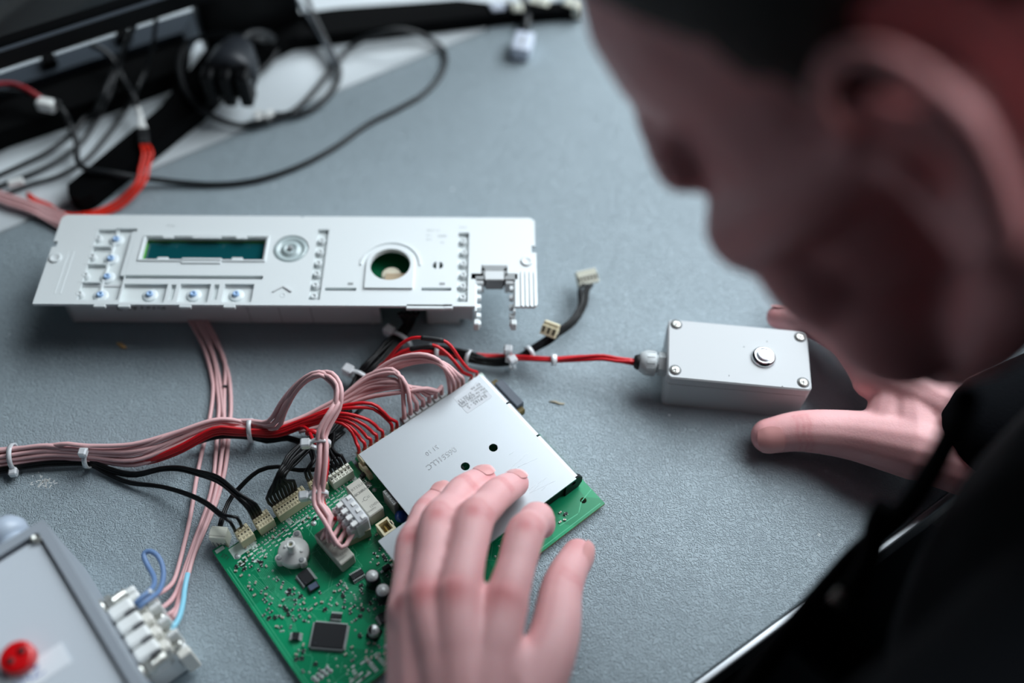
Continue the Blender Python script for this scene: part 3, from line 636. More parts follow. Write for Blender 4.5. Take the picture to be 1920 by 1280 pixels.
rnd = random.Random(11)
for (a, c2, n) in regions:
    for k in range(n):
        p = Q(rnd.uniform(a[0], c2[0]), rnd.uniform(a[1], c2[1]))
        if not (3 < p.x < BW - 3 and -BL + 3 < p.y < -5) or blocked(p.x, p.y): continue
        occ.append((p.x, p.y, 1.7, 1.4)); small(p.x, p.y, rnd.choice([0, math.pi / 2, math.pi / 4, -math.pi / 4, 0]), rnd.choice([0, 0, 1, 1, 2]))
smd.build('surface_mount_parts', pcb, 'tiny silver-ended resistors, capacitors and transistors', kind='stuff')
via = MB()
for k in range(420):
    x, y = rnd.uniform(4, 125), rnd.uniform(-98, -14)
    if blocked(x, y): continue
    via.lathe([(.55, 0), (.55, .05)], ANNUL, (x, y, BZ), 8); via.lathe([(.26, .05), (.26, .09)], HOLE, (x, y, BZ), 6)
for k in range(30):
    q = hc1[0].x + k * 1.95; via.lathe([(.6, 0), (.6, .05)], ANNUL, (q, hc3[0].y - 9.6, BZ), 8); via.lathe([(.3, .05), (.3, .09)], HOLE, (q, hc3[0].y - 9.6, BZ), 6)
via.build('plated_holes', pcb, 'pale ringed plated holes', kind='stuff')
pad = MB()
for (x0, y0, x1, y1, n, L) in ((704, 1226, 721, 1245, 7, 3.2), (688, 1236, 706, 1257, 8, 3.2)):
    for k in range(n):
        t = k / (n - 1); p = Q(x0 + (x1 - x0) * t, y0 + (y1 - y0) * t); pad.box((p.x, p.y, BZ + .06), (2.1, .6, .12), SOLDER)
for (x, y, L) in ((680, 1242, 4), (662, 1249, 3), (663, 1257, 3), (666, 1262, 3), (672, 1266, 8), (664, 1273, 8), (687, 1266, 8), (676, 1275, 9)): p = Q(x, y); pad.box((p.x, p.y, BZ + .06), (L * .6, .9, .12), SOLDER)
for k in range(4):
    for j in range(2): p = Q(588 + k * 8.5 + j * 6, 1271 - k * 6 + j * 5); pad.lathe([(1.1, 0), (1.1, .1)], SOLDER, (p.x, p.y, BZ), 12); pad.lathe([(.5, .1), (.5, .14)], HOLE, (p.x, p.y, BZ), 8)
pad.build('solder_pads', pcb, 'bare silver solder pads', kind='stuff')

# aluminium cover plate
CZ = 13.0
cp = [Q(x, y, CZ) for x, y in ((677, 851), (897, 701), (1081, 897), (1036, 926), (915, 1013), (800, 1095), (772, 1106), (709, 1014), (767.5, 972.5))]
def al(i, j, ax):    # square the outline up to the board's axes
    v = (cp[i][ax] + cp[j][ax]) / 2; cp[i][ax] = v; cp[j][ax] = v
al(0, 1, 1); al(1, 2, 0); al(7, 8, 1); al(0, 8, 0)
yb_ = cp[2].y; poly = [(cp[0].x, cp[0].y), (cp[8].x, cp[8].y), (cp[7].x, cp[7].y), (cp[7].x, yb_), (cp[2].x, yb_), (cp[1].x, cp[1].y)]
ch = [Q(872.5, 874, CZ), Q(925, 839, CZ)]
cv = MB(); cv.plate(poly, [circ(c.x, c.y, 2.3, 28) for c in ch], BZ + CZ - 1.0, BZ + CZ, ALU)
# rolled edge on the right: a quarter-round lip folded down towards the board, cut into tabs
for (t0, t1) in ((.02, .285), (.30, .60), (.615, .985)):
    ya = cp[1].y + (yb_ - cp[1].y) * t0; yc = cp[1].y + (yb_ - cp[1].y) * t1; vs = []; R_ = 3.0; n = 8
    for yy in (ya, yc):
        for rr_ in (R_, R_ - 1.0):
            for k in range(n + 1):
                a = math.pi / 2 * (1 - k / n); vs.append((cp[1].x + rr_ * math.cos(a), yy, BZ + CZ - R_ + rr_ * math.sin(a)))
            vs.append((cp[1].x + rr_, yy, BZ + 1.0))
    N = n + 2; fs = []
    for k in range(N - 1):
        fs += [(k, k + 1, 2 * N + k + 1, 2 * N + k), (N + k + 1, N + k, 3 * N + k, 3 * N + k + 1), (k + 1, k, N + k, N + k + 1), (2 * N + k, 2 * N + k + 1, 3 * N + k + 1, 3 * N + k)]
    fs += [(N - 1, 2 * N - 1, 4 * N - 1, 3 * N - 1)]
    cv.add(vs, fs, ALU, None, False)
for c in ch:
    cv.lathe([(2.25, -.2), (2.75, .05), (2.8, .12), (2.35, .12)], ALU, (c.x, c.y, BZ + CZ), 28) if False else None
cover = cv.build('cover_plate', pcb, 'flat aluminium cover plate with two round holes and a folded edge')
for (x, y) in ((674.5, 858), ):
    pass
sup = MB()
for (u, v) in ((poly[0][0] + 6, poly[0][1] - 14), (cp[7].x + 8, yb_ + 6), (cp[1].x - 8, yb_ + 14)): sup = MB(); sup.cyl((u, v, BZ), 2, CZ - 1, ALU, 12); sup.build('spacer', cover)
# black heat-sink lug in the open end, dark coil bar outside the right edge
lug = MB(); e = Q(1086, 915, 8); lug.plate([(-5, 0), (4, 0), (6, 3), (6, 8), (3.5, 12), (-3.5, 12), (-5, 10)], [circ(0, 8, 1.5, 12)], -1, 1, BLACKP, Matrix.Translation((cp[1].x - 1, yb_ + 1.5, BZ)) @ Matrix.Rotation(math.pi / 2, 4, 'X'))
lug.box((cp[1].x - 12, yb_ + 6, BZ + 5), (14, 9, 9), BLACKP, bev=.5); lug.build('heat_sink', pcb, 'black lug under the open end of the cover')
c0, c1 = Q(931, 716, 7), Q(962, 769, 7); cl = MB(); L = (c1 - c0).length
cl.box((BW + .6, (c0.y + c1.y) / 2, BZ + 4), (5, abs(c1.y - c0.y), 7), mat('slate_bar', '#4a525d', .45), bev=.5)
cl.box((BW - .6, (c0.y + c1.y) / 2, BZ + 3), (4.6, abs(c1.y - c0.y) + 6, 4.4), EPOX, bev=.6); cl.build('coil', pcb, 'slate grey coil bar at the board edge')
pc = MB(); q = Q(907, 709); pc.box((BW - 1.6, q.y - 1, BZ + .1), (2.6, 9, .2), SILK); pc.build('label_strip', pcb, 'white strip at the far corner')
# sticker and engraved number on the cover
st = [Q(x, y, CZ) for x, y in ((850, 745.5), (897, 715.5), (925, 743), (876, 775))]; c = sum(st, Vector()) / 4
sw = ((st[1] - st[0]).length + (st[2] - st[3]).length) / 2; sh = ((st[3] - st[0]).length + (st[2] - st[1]).length) / 2
sb = MB(); TZ = BZ + CZ
def rrect(w_, h_, r_, n=5):
    return [(sx * (w_ / 2 - r_) + r_ * math.cos(a0 + math.pi / 2 * k / n), sy * (h_ / 2 - r_) + r_ * math.sin(a0 + math.pi / 2 * k / n)) for sx, sy, a0 in ((1, 1, 0), (-1, 1, math.pi / 2), (-1, -1, math.pi), (1, -1, 1.5 * math.pi)) for k in range(n + 1)]
sb.plate(rrect(sw, sh, 1.0), [], TZ, TZ + .08, mat('silver_grey_label', '#c9ced3', .5), Matrix.Translation((c.x, c.y, 0)))
for tx, dx, dy, sz in (('ELP165 - S', 0, .27, 3.3), ('220 - 240V/50 - 60Hz', 0, .10, 2.2), ('Mat. Nr.', .3, -.06, 2.2), ('07851882', -.22, -.06, 3.0), ('Datum', .32, -.21, 2.0), ('27.03.13', -.2, -.21, 3.0), ('KV  AA', .3, -.37, 2.2)):
    letter(sb, tx, sz * .88, INK, (c.x + dx * sw, c.y - dy * sh, TZ + .1), rz=math.pi)
sb.build('sticker', cover, 'grey printed sticker')
en = MB(); ENG = mat('bright_engraving', '#dfe3e6', .25, 1.0)
a, c2 = Q(800, 876, CZ), Q(854, 842, CZ); cm = (a + c2) / 2; letter(en, '06551LLC', 4.4, ENG, (cm.x, cm.y, TZ + .06), rz=math.pi, bold=.06)
a, c2 = Q(795, 852, CZ), Q(824, 836, CZ); cm = (a + c2) / 2; letter(en, '51 10', 3.4, ENG, (cm.x, cm.y, TZ + .06), rz=math.pi, bold=.04)
rnd = random.Random(5)
for k in range(7):
    x, y = rnd.uniform(cp[0].x + 60, cp[1].x - 16), rnd.uniform(yb_ + 2, yb_ + 34); L = rnd.uniform(3, 18); en.box((x, y, TZ + .02), (L, .07, .04), ENG, rz=rnd.uniform(-.25, .12))
en.build('engraving', cover, 'bright scratched and engraved marks', kind='stuff')
def BQ(v): return Matrix.Translation(_b0) @ Matrix.Rotation(BA_, 4, 'Z') @ v        # board coordinates -> table space

# ------------------------------------------------------------------ grey push-button box with its gland
XO, XA, XW, XL, XH = (121.3, 303.5, 0.0), -0.075, 75.5, 38.5, 28.1
xb = thing('push_button_box', 'small light grey plastic box with a chrome push button and four cross-head screws', 'button box', XO, XA)
_xf = frame(XO, XA)
def XP(x, y, z=XH): v = _xf(px(x, y, z)); return v
def rbox(mb, w_, h_, r_, z0, z1, mt, w2=None, h2=None, bev=.6):
    A = rrect(w_, h_, r_); B_ = rrect(w2 or w_, h2 or h_, r_); Cc = rrect((w2 or w_) - 2 * bev, (h2 or h_) - 2 * bev, max(.3, r_ - bev)); n = len(A)
    vs = [(x, y, z0) for x, y in A] + [(x, y, z1 - bev) for x, y in B_] + [(x, y, z1) for x, y in Cc]
    fs = [tuple(range(n - 1, -1, -1)), tuple(2 * n + k for k in range(n))]
    for i in range(2):
        for k in range(n): fs.append((i * n + k, i * n + (k + 1) % n, (i + 1) * n + (k + 1) % n, (i + 1) * n + k))
    mb.add(vs, fs, mt)
BOXG = mat('box_grey_plastic', '#b6babc', 0.42, bump=(1200, .12, .12), spec=.45)
mb = MB(); rbox(mb, XW - 1.2, XL - 1.2, 2.6, 0, XH - 6, BOXG, XW, XL, .2); mb.build('body', xb)
mb = MB(); rbox(mb, XW, XL, 2.6, XH - 5.7, XH, BOXG, bev=.7)
lid = mb.build('lid', xb)
for (x, y) in ((1268, 608), (1266, 693.5), (1506, 717), (1500, 632)):
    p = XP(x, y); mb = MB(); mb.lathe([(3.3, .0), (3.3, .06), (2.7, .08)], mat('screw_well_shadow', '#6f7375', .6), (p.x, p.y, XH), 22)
    mb.lathe([(2.6, .08), (2.6, .35), (1.6, .6), (.4, .65)], STEEL, (p.x, p.y, XH), 20)
    a0 = random.uniform(0, 1.5)
    for k in range(2): mb.box((p.x, p.y, XH + .62), (3.0, .55, .16), mat('screw_slot', '#3a3a36', .5), rz=a0 + k * math.pi / 2)
    mb.build('screw', xb, 'cross-head screw')
p = XP(1433, 666, XH + 2); bt = MB()
bt.lathe([(6.6, 0), (6.6, .5), (6.0, 1.7), (5.0, 2.3), (4.3, 2.3), (4.2, 1.6)], CHROME, (p.x, p.y, XH), 48); bz = bt.build('push_button', xb, 'chrome push button')
bt = MB(); bt.lathe([(4.0, 1.2), (4.0, 2.5), (3.7, 2.75), (2.6, 3.0), (.6, 3.05)], mat('satin_steel', '#cdd0d6', .3, 1.0), (p.x, p.y, XH), 40); bt.build('cap', bz)
mk = MB()
for (x, y) in ((1367, 704), (1467, 724), (1438, 640), (1395, 650)): p = XP(x, y); mk.box((p.x, p.y, XH + .03), (.8, .35, .05), INK, rz=random.uniform(0, 3))
mk.build('scratches', xb, 'tiny dark scuffs', kind='stuff')
gp = XP(1245, 681, 18); GR = Matrix.Translation((-XW / 2, gp.y, 17)) @ Matrix.Rotation(-math.pi / 2, 4, 'Y')
GREYN = mat('gland_grey_nylon', '#bfc5c6', .4)
mb = MB(); mb.lathe([(6.6, -1), (6.6, 3.4), (6.2, 3.8)], GREYN, (0, 0, 0), 6, GR, False); mb.lathe([(5.0, 3.6), (5.0, 5.0)], GREYN, (0, 0, 0), 20, GR)
mb.lathe([(6.4, 5.0), (6.8, 5.6), (6.8, 10.5), (5.6, 13.2), (4.4, 14.0)], GREYN, (0, 0, 0), 24, GR)
for k in range(12): a = 2 * math.pi * k / 12; mb.box((6.7 * math.cos(a), 6.7 * math.sin(a), 8), (.6, 1.2, 4.4), GREYN, rz=a, M=GR)
gl = mb.build('cable_gland', xb, 'grey cable gland')
mb = MB(); mb.lathe([(4.4, 13.2), (4.2, 15.0), (3.4, 16.6), (2.0, 16.9)], mat('black_rubber', '#0b0b0d', .6), (0, 0, 0), 18, GR); mb.build('rubber_seal', gl, 'black rubber seal')

# ------------------------------------------------------------------ wire helpers
def P3(L): return [px(x, y, z) for x, y, z in L]
def run(parent, pts, r, mt, label=None, name='wire', step=5.0, n=7, base=Vector()):
    mb = MB(); mb.tube([p - base for p in catmull(pts, step)], r, mt, n); return mb.build(name, parent, label)
def ribbon(parent, G0, G1, n, r, mt, label=None, ends=None, starts=None, jz=1.2, cross=0.0, seed=1, base=Vector()):
    """n wires between two pixel guides of the same length; ends/starts: per-wire points (mm) to finish on"""
    rn = random.Random(seed); A, B = P3(G0), P3(G1)
    for k in range(n):
        t = (k + .5) / n; P = []
        for i, (a, b_) in enumerate(zip(A, B)):
            tt = min(1, max(0, t + (rn.uniform(-cross, cross) if 0 < i < len(A) - 1 else 0))); q = a.lerp(b_, tt); q.z += (jz if (k + i // 3) % 2 else 0) * (1 if i else .5); P.append(q)
        if starts: P = starts[k] + P
        if ends: P = P + ends[k]
        run(parent, P, r, mt, label, base=base)
def tie(parent, c, d, a, b, head=None, hs=1.0, label=None, wd=2.3, base=Vector()):
    """cable tie: a strap round a bundle of half-sizes a (sideways), b (up) at c, bundle running along d, and its head"""
    d = Vector(d).normalized(); sd = d.cross(Vector((0, 0, 1))).normalized(); up = sd.cross(d); mb = MB(); n = 20; vs = []; fs = []
    c = Vector(c) - base
    for off in (-wd / 2, wd / 2):
        for th in (0, .9):
            for k in range(n):
                an = 2 * math.pi * k / n; vs.append(c + d * off + sd * ((a + th) * math.cos(an)) + up * ((b + th) * math.sin(an)))
    for k in range(n):
        j = (k + 1) % n; fs += [(n + k, n + j, 3 * n + j, 3 * n + k), (j, k, 2 * n + k, 2 * n + j), (k, j, n + j, n + k), (2 * n + j, 2 * n + k, 3 * n + k, 3 * n + j)]
    mb.add(vs, fs, CLEARW, None, True)
    if head is not None:
        an = head; hc = c + sd * ((a + 2.4) * math.cos(an)) + up * ((b + 2.4) * math.sin(an)); M_ = Matrix((d, sd, up)).transposed().to_4x4(); M_.translation = hc
        mb.box((0, 0, 0), (4.2 * hs, 4.4 * hs, 4.0 * hs), CLEARW, bev=.7, M=M_)
    return mb.build('cable_tie', parent, label)
def up_to(v, h=9.0, lean=(0, 0)):
    """approach a header socket (board coordinates) from above; returns table-space points ending in it"""
    p = BQ(v); q = BQ(Vector((v.x + lean[0], v.y + lean[1] + 1.5, v.z + h))); return [q, p - Vector((0, 0, 1.5))]

# ------------------------------------------------------------------ the big harness: pink, red and black wires
hb = px(471, 805, 0)
har = thing('wire_harness', 'thick pink, red and black wire harness tied with white ties, plugged into the circuit board', 'wiring', tuple(hb))
RP, RR, RB = 1.2, .95, .84
TR0 = [(-40, 842, 8), (30, 836, 10), (90, 832, 12), (130, 835, 12), (167, 839, 11), (250, 831, 14), (330, 806, 17), (400, 789, 17), (440, 788, 14), (471, 792, 12)]
TR1 = [(-40, 878, 6), (30, 866, 7), (90, 858, 7), (130, 858, 7), (167, 860, 7), (250, 871, 7), (330, 842, 10), (400, 806, 13), (440, 805, 12), (471, 806, 11)]
LO0 = [(502, 792, 15), (527, 757, 26), (545, 730, 34), (570, 707, 42), (600, 697, 46), (625, 702, 47), (641, 721, 46), (645, 742, 45), (639, 765, 43), (624, 792, 40), (612, 817, 37), (614, 838, 34), (613, 867, 31), (611, 900, 26), (606, 928, 22), (606, 945, 20), (624, 966, 19)]
LO1 = [(520, 803, 15), (537, 772, 26), (555, 742, 34), (580, 717, 42), (600, 708, 46), (615, 715, 47), (627, 731, 46), (627, 752, 45), (617, 775, 43), (602, 800, 40), (596, 822, 37), (596, 842, 34), (593, 872, 31), (590, 900, 26), (588, 928, 22), (590, 952, 20), (606, 980, 19)]
HC = [px(x, y, BZ + 19) for x, y in ((622, 946), (659, 922), (690, 971), (654, 996))]
hu_ = (HC[1] - HC[0] + HC[2] - HC[3]).normalized(); hv_ = Vector((hu_.y, -hu_.x, 0)); hcen = sum(HC, Vector()) / 4; hcen.z = 0
hW = ((HC[1] - HC[0]).length + (HC[2] - HC[3]).length) / 2; hL = ((HC[3] - HC[0]).length + (HC[2] - HC[1]).length) / 2
HT = Matrix((hu_, -hv_, Vector((0, 0, 1)))).transposed().to_4x4(); HT.translation = hcen
def lobe(k): return hcen - hu_ * (hW / 2) + hv_ * (hL * ((k + .5) / 4 - .5))
loopend = [[lobe(k) - hu_ * (7 + 1.5 * (3 - k)) + hv_ * (4 + (3 - k)) + Vector((0, 0, 16)), lobe(k) + hu_ * 3 + Vector((0, 0, 15))] for k in range(4)]
ribbon(har, [TR0[i] for i in range(len(TR0))] + LO0, [(x, y - 8, z) for x, y, z in TR1] + LO1, 4, RP, PINKW, 'pink wire', ends=loopend[:4], jz=2.2, cross=.08, seed=2, base=hb)
red_l = [(471, 812, 11), (520, 806, 12), (570, 800, 14), (590, 830, 24), (612, 850, 28), (612, 890, 25), (604, 925, 20), (612, 955, 18), (628, 972, 17)]
run(har, P3(red_l) + [loopend[0][1] + Vector((3, 0, -2))], RR, REDW, 'red wire', base=hb)
# pinks towards the far end of the board
RG0 = [(500, 800, 11), (560, 781, 13), (600, 760, 16), (640, 738, 20)]; RG1 = [(500, 812, 9), (560, 797, 10), (600, 782, 12), (640, 762, 16)]
e8 = [BQ(v) for v in hc8]; mids8 = [[(690, 704, 26), (735, 692, 32), (752, 712, 31), (756, 745, 24)], [(692, 708, 26), (740, 699, 32), (762, 722, 30), (767, 750, 24)], [(690, 716, 24), (740, 712, 29), (766, 730, 27), (777, 750, 21)], [(692, 722, 23), (740, 716, 29), (772, 728, 27), (788, 746, 20)], [(690, 728, 22), (745, 722, 28), (780, 728, 26), (800, 741, 20)], [(690, 736, 20), (745, 726, 27), (790, 728, 26), (810, 737, 20)], [(690, 745, 20), (752, 735, 26), (800, 728, 26), (820, 733, 20)]]
A, B_ = P3(TR0 + RG0), P3(TR1 + RG1)
for k in range(7):
    t = (k + .5) / 7; P = [a.lerp(b_, t) + Vector((0, 0, -2 + 1.8 * (k % 2))) for a, b_ in zip(A, B_)]
    run(har, P + P3(mids8[k]) + [e8[k] + Vector((0, 1.5, 5)), e8[k] - Vector((0, 0, 1))], RP, PINKW, 'pink wire', base=hb)
e9 = [BQ(v) for v in hc9]
mids9 = [[(660, 742, 14), (700, 700, 24), (740, 674, 32), (787, 664, 38), (822, 675, 36), (838, 700, 28)], [(662, 746, 12), (702, 706, 22), (742, 681, 31), (787, 670, 36), (825, 683, 34), (846, 706, 26)], [(664, 750, 11), (704, 712, 20), (745, 686, 30), (787, 675, 34), (828, 683, 33), (852, 703, 25)], [(664, 756, 9), (706, 716, 18), (745, 690, 28), (787, 678, 33), (830, 680, 32), (858, 702, 24)]]
for k in range(4):
    P = [px(560, 800 + k * 3, 5 + k), px(610, 785 + k * 3, 7)]
    run(har, P + P3(mids9[k]) + [e9[k] + Vector((0, 1.5, 5)), e9[k] - Vector((0, 0, 1))], RP, PINKW, 'pink wire', base=hb)
# red fan
RD0 = [(-40, 868, 4), (60, 858, 4), (167, 857, 4), (260, 866, 5), (330, 840, 11), (400, 803, 15), (440, 803, 13), (471, 807, 12), (520, 803, 12), (570, 785, 15)]
RD1 = [(-40, 872, 3.5), (60, 862, 3.5), (167, 860, 3.5), (260, 870, 4), (330, 852, 8), (400, 816, 11), (440, 815, 10), (471, 816, 10), (520, 818, 9), (570, 802, 12)]
e67 = [BQ(v) for v in hc6 + hc7]
mids6 = [[(612, 790, 19), (642, 794, 21), (660, 810, 19), (668, 830, 15)], [(612, 787, 19), (645, 792, 21), (665, 808, 19), (677, 824, 15)], [(612, 784, 20), (650, 788, 22), (675, 804, 19), (688, 820, 15)], [(612, 780, 21), (652, 782, 23), (684, 797, 20), (700, 812, 15)], [(612, 776, 22), (652, 776, 24), (692, 788, 21), (710, 804, 15)], [(620, 770, 22), (662, 764, 25), (700, 766, 23), (726, 786, 17)], [(620, 766, 22), (680, 755, 26), (708, 762, 24), (730, 784, 18)]]
A, B_ = P3(RD0), P3(RD1)
for k in range(7):
    t = 1 - (k + .5) / 7; P = [a.lerp(b_, t) + Vector((0, 0, 1.5 * (k % 2))) for a, b_ in zip(A, B_)]
    run(har, P + P3(mids6[k]) + [e67[k] + Vector((0, 1, 4)), e67[k] - Vector((0, 0, 1))], RR, REDW, 'red wire', base=hb)
# two red wires with shrink-sleeved joints
e10 = [BQ(v) for v in hc10]
J1 = [(610, 778, 6), (650, 745, 9), (690, 712, 14), (712, 690, 20), (735, 664, 28), (752, 645, 33), (772, 634, 36), (792, 633, 37), (812, 636, 37), (830, 638, 37), (845, 648, 35), (860, 670, 30), (878, 692, 22)]
J2 = [(610, 784, 5), (650, 750, 8), (690, 716, 12), (720, 688, 17), (745, 666, 23), (768, 655, 27), (790, 650, 29), (812, 647, 30), (830, 656, 29), (850, 675, 26), (868, 698, 20)]
run(har, P3(J1) + [e10[1] + Vector((0, 0, 3)), e10[1]], RR, REDW, 'red wire with a shrink-sleeved joint', base=hb)
run(har, P3(J2) + [e10[0] + Vector((0, 0, 3)), e10[0]], RR, REDW, 'red wire with a shrink-sleeved joint', base=hb)
run(har, P3([(790, 633, 37), (800, 634, 37), (816, 636, 37.4), (832, 638, 37)]), 1.5, SHRINK, 'black shrink sleeve', 'shrink_sleeve', base=hb)
run(har, P3([(770, 654.5, 27), (782, 652, 28.3), (798, 648.5, 29.6), (811, 647, 30)]), 1.5, SHRINK, 'black shrink sleeve', 'shrink_sleeve', base=hb)
# black wires of the trunk
e2 = [up_to(v, 8) for v in hc2]; e1 = [up_to(v, 8) for v in hc1]
ribbon(har, [(-40, 884, 5), (60, 868, 5), (120, 862, 5), (167, 862, 5), (215, 880, 5), (255, 887, 5), (300, 876, 8), (335, 874, 11), (370, 881, 16), (410, 893, 22), (450, 925, 24)], [(-40, 892, 3), (60, 876, 3), (120, 872, 3), (167, 871, 3), (215, 888, 3), (255, 893, 3), (300, 884, 6), (335, 883, 9), (370, 892, 13), (410, 906, 19), (444, 934, 22)], 4, RB, BLACKW, 'black wire', ends=[e2[3], e2[2], e2[1], e2[0]], jz=.6, base=hb)
ribbon(har, [(-40, 890, 3), (60, 873, 3), (120, 868, 3), (167, 869, 3), (205, 888, 2.5), (245, 903, 3), (300, 909, 6), (350, 922, 11), (390, 940, 16), (425, 966, 18)], [(-40, 894, 2), (60, 877, 2), (120, 873, 2), (167, 873, 2), (205, 892, 2), (245, 908, 2), (300, 915, 5), (350, 930, 10), (385, 948, 15), (410, 968, 17)], 2, RB, BLACKW, 'black wire', ends=[e1[2], e1[0]], jz=.4, base=hb)
ribbon(har, [(360, 828, 5), (410, 815, 8), (471, 818, 8), (500, 820, 7), (540, 819, 6), (565, 826, 7), (590, 830, 9), (640, 800, 6), (680, 760, 6)], [(360, 836, 4), (410, 822, 6), (471, 823, 6), (500, 831, 5), (540, 826, 5), (565, 834, 6), (590, 836, 8), (640, 806, 5), (680, 768, 5)], 4, RB, BLACKW, 'black wire', jz=.6, cross=.3, base=hb)
# black drop to the eleven-way header (eight wires), the four-way header and the grey header
e3 = [up_to(v, 7, (-1.0 + .25 * k, 0)) for k, v in enumerate(hc3)]
BD0 = [(668, 700, 9), (655, 735, 8), (625, 790, 9), (598, 812, 14), (565, 832, 20), (538, 858, 26), (522, 888, 27)]; BD1 = [(684, 712, 8), (668, 745, 7), (640, 800, 8), (606, 826, 12), (585, 842, 16), (555, 870, 22), (532, 900, 24)]
ribbon(har, BD0, BD1, 9, RB, BLACKW, 'black wire', ends=[[e3[k + 0][0], e3[k + 0][1]] for k in (0, 1, 2, 3, 4, 5, 6, 7, 8)], jz=2.4, cross=.12, seed=5, base=hb)
e4 = [up_to(v, 7) for v in hc4]; e5 = [up_to(v, 4, (0, 2.5)) for v in hc5]
ribbon(har, [(640, 806, 8), (612, 828, 12), (590, 838, 15), (592, 862, 20)], [(648, 812, 7), (618, 836, 11), (580, 842, 14), (584, 866, 19)], 2, RB, BLACKW, 'black wire', ends=[e4[1], e4[0]], jz=.5, base=hb)
ribbon(har, [(660, 770, 6), (632, 800, 8), (628, 822, 11), (624, 842, 14), (640, 855, 15)], [(652, 770, 5), (624, 802, 7), (620, 826, 10), (610, 846, 13), (612, 868, 15)], 6, RB, BLACKW, 'black wire', ends=[e5[5], e5[4], e5[3], e5[2], e5[1], e5[0]], jz=.8, base=hb)
# thin pair to the loose white plug beside the board
ribbon(har, [(640, 868, 8), (600, 875, 8), (560, 878, 8), (520, 872, 9), (485, 879, 9), (450, 908, 8), (425, 940, 6), (408, 985, 8)], [(640, 873, 6), (600, 882, 6), (560, 884, 6), (520, 877, 7), (485, 886, 7), (455, 913, 6), (430, 945, 5), (417, 986, 8)], 2, .75, BLACKW, 'thin black wire', jz=0, base=hb)
pc_ = px(410, 1000, 9) - hb; mb = MB(); T = Matrix.Translation((pc_.x, pc_.y, 0)) @ Matrix.Rotation(-.05, 4, 'Z')
mb.box((0, 0, 5.2), (8, 6.5, 10.4), CONW, bev=.3, M=T)
for k in range(4): mb.box((-3 + 2 * k, -3.3, 3), (.5, .4, 4.5), mat('grey_slot', '#7c8288', .6), M=T)
for k in range(2): mb.box((-1 + 2 * k, 0, 10.4), (1, .5, .3), INK, M=T)
mb.box((0, 0, 10.2), (8.4, 4, .8), CONW, bev=.2, M=T); mb.build('plug', har, 'loose white plug beside the circuit board')
# stub of red sleeve where black wires pass under
run(har, P3([(577, 812, 16), (582, 809, 18), (592, 811, 18), (600, 817, 16)]), 1.6, REDW, 'red wire', base=hb)
# translucent plug of the loop
mb = MB(); HM_ = Matrix.Translation(-hb) @ HT
mb.box((1.5, 0, BZ + 11), (hW - 3, hL, 14), CLEARW, bev=.9, M=HM_); mb.box((hW * .22, 0, BZ + 18.4), (hW * .5, hL * .96, 1.6), CLEARW, bev=.5, M=HM_)
for k in range(4):
    y = hL * (.5 - (k + .5) / 4)
    mb.box((-hW / 2 + 2, y, BZ + 11.5), (5.5, hL / 4 * .84, 11), CLEARW, bev=1.2, M=HM_); mb.box((-hW * .12, y, BZ + 18.2), (4.5, hL / 4 * .6, 1.2), OFFW, bev=.3, M=HM_); mb.box((hW * .3, y, BZ + 19.3), (2.2, hL / 4 * .5, .8), OFFW, bev=.2, M=HM_)
mb.build('plug_housing', har, 'translucent white plug of the pink loop')
# cable ties of the harness
def tie_px(x, y, z, x2, y2, a, b_, head=None, hs=1.0): return tie(har, px(x, y, z), px(x2, y2, z) - px(x, y, z), a, b_, head, hs, base=hb)
tie_px(25, 855, 6.5, 60, 850, 6.2, 5.2, -.3); tie_px(167, 855, 7, 190, 856, 5.6, 5.5, 1.3); tie_px(471, 807, 8.5, 490, 806, 5.2, 6.5, None)
tie_px(600, 832, 34, 599, 850, 4.6, 3.6, .15, 1.1); tie_px(596, 928, 20.5, 597, 945, 4.4, 3.6, .15, 1.1)

# ------------------------------------------------------------------ black cable branch between the panel, the board and two loose plugs
kb = px(760, 655, 0)
blk = thing('cable_branch', 'black wire bundle from under the white control unit, branching to two loose cream plugs', 'cable', tuple(kb))
ribbon(blk, [(745, 588, 20), (758, 604, 11), (748, 622, 8), (728, 640, 9), (700, 668, 10), (682, 690, 10), (668, 704, 9), (652, 738, 7)], [(788, 588, 20), (776, 608, 10), (764, 634, 7), (748, 652, 7), (722, 684, 7), (702, 704, 7), (684, 718, 7), (664, 752, 5)], 8, 1.05, BLACKW, None, jz=2.2, cross=.1, seed=9, base=kb)
ribbon(blk, [(700, 705, 6), (735, 676, 9), (765, 658, 12), (800, 651, 14), (830, 654, 14), (875, 662, 11), (905, 668, 8), (940, 674, 7), (965, 669, 8), (1000, 650, 10), (1045, 622, 12), (1072, 598, 12), (1086, 570, 11), (1086, 545, 10), (1088, 535, 10)],
       [(712, 712, 4), (745, 688, 6), (772, 670, 8), (800, 664, 10), (830, 664, 10), (875, 676, 7), (905, 688, 4), (940, 687, 4), (965, 682, 5), (1000, 660, 7), (1045, 632, 9), (1078, 606, 9), (1098, 574, 9), (1102, 548, 9), (1112, 537, 9)], 6, 1.0, BLACKW, None, jz=1.6, cross=.16, seed=4, base=kb)
ribbon(blk, [(1000, 655, 8), (1030, 640, 10), (1045, 626, 14)], [(1002, 658, 8), (1032, 643, 10), (1047, 630, 14)], 2, .9, BLACKW, None, jz=0, base=kb)
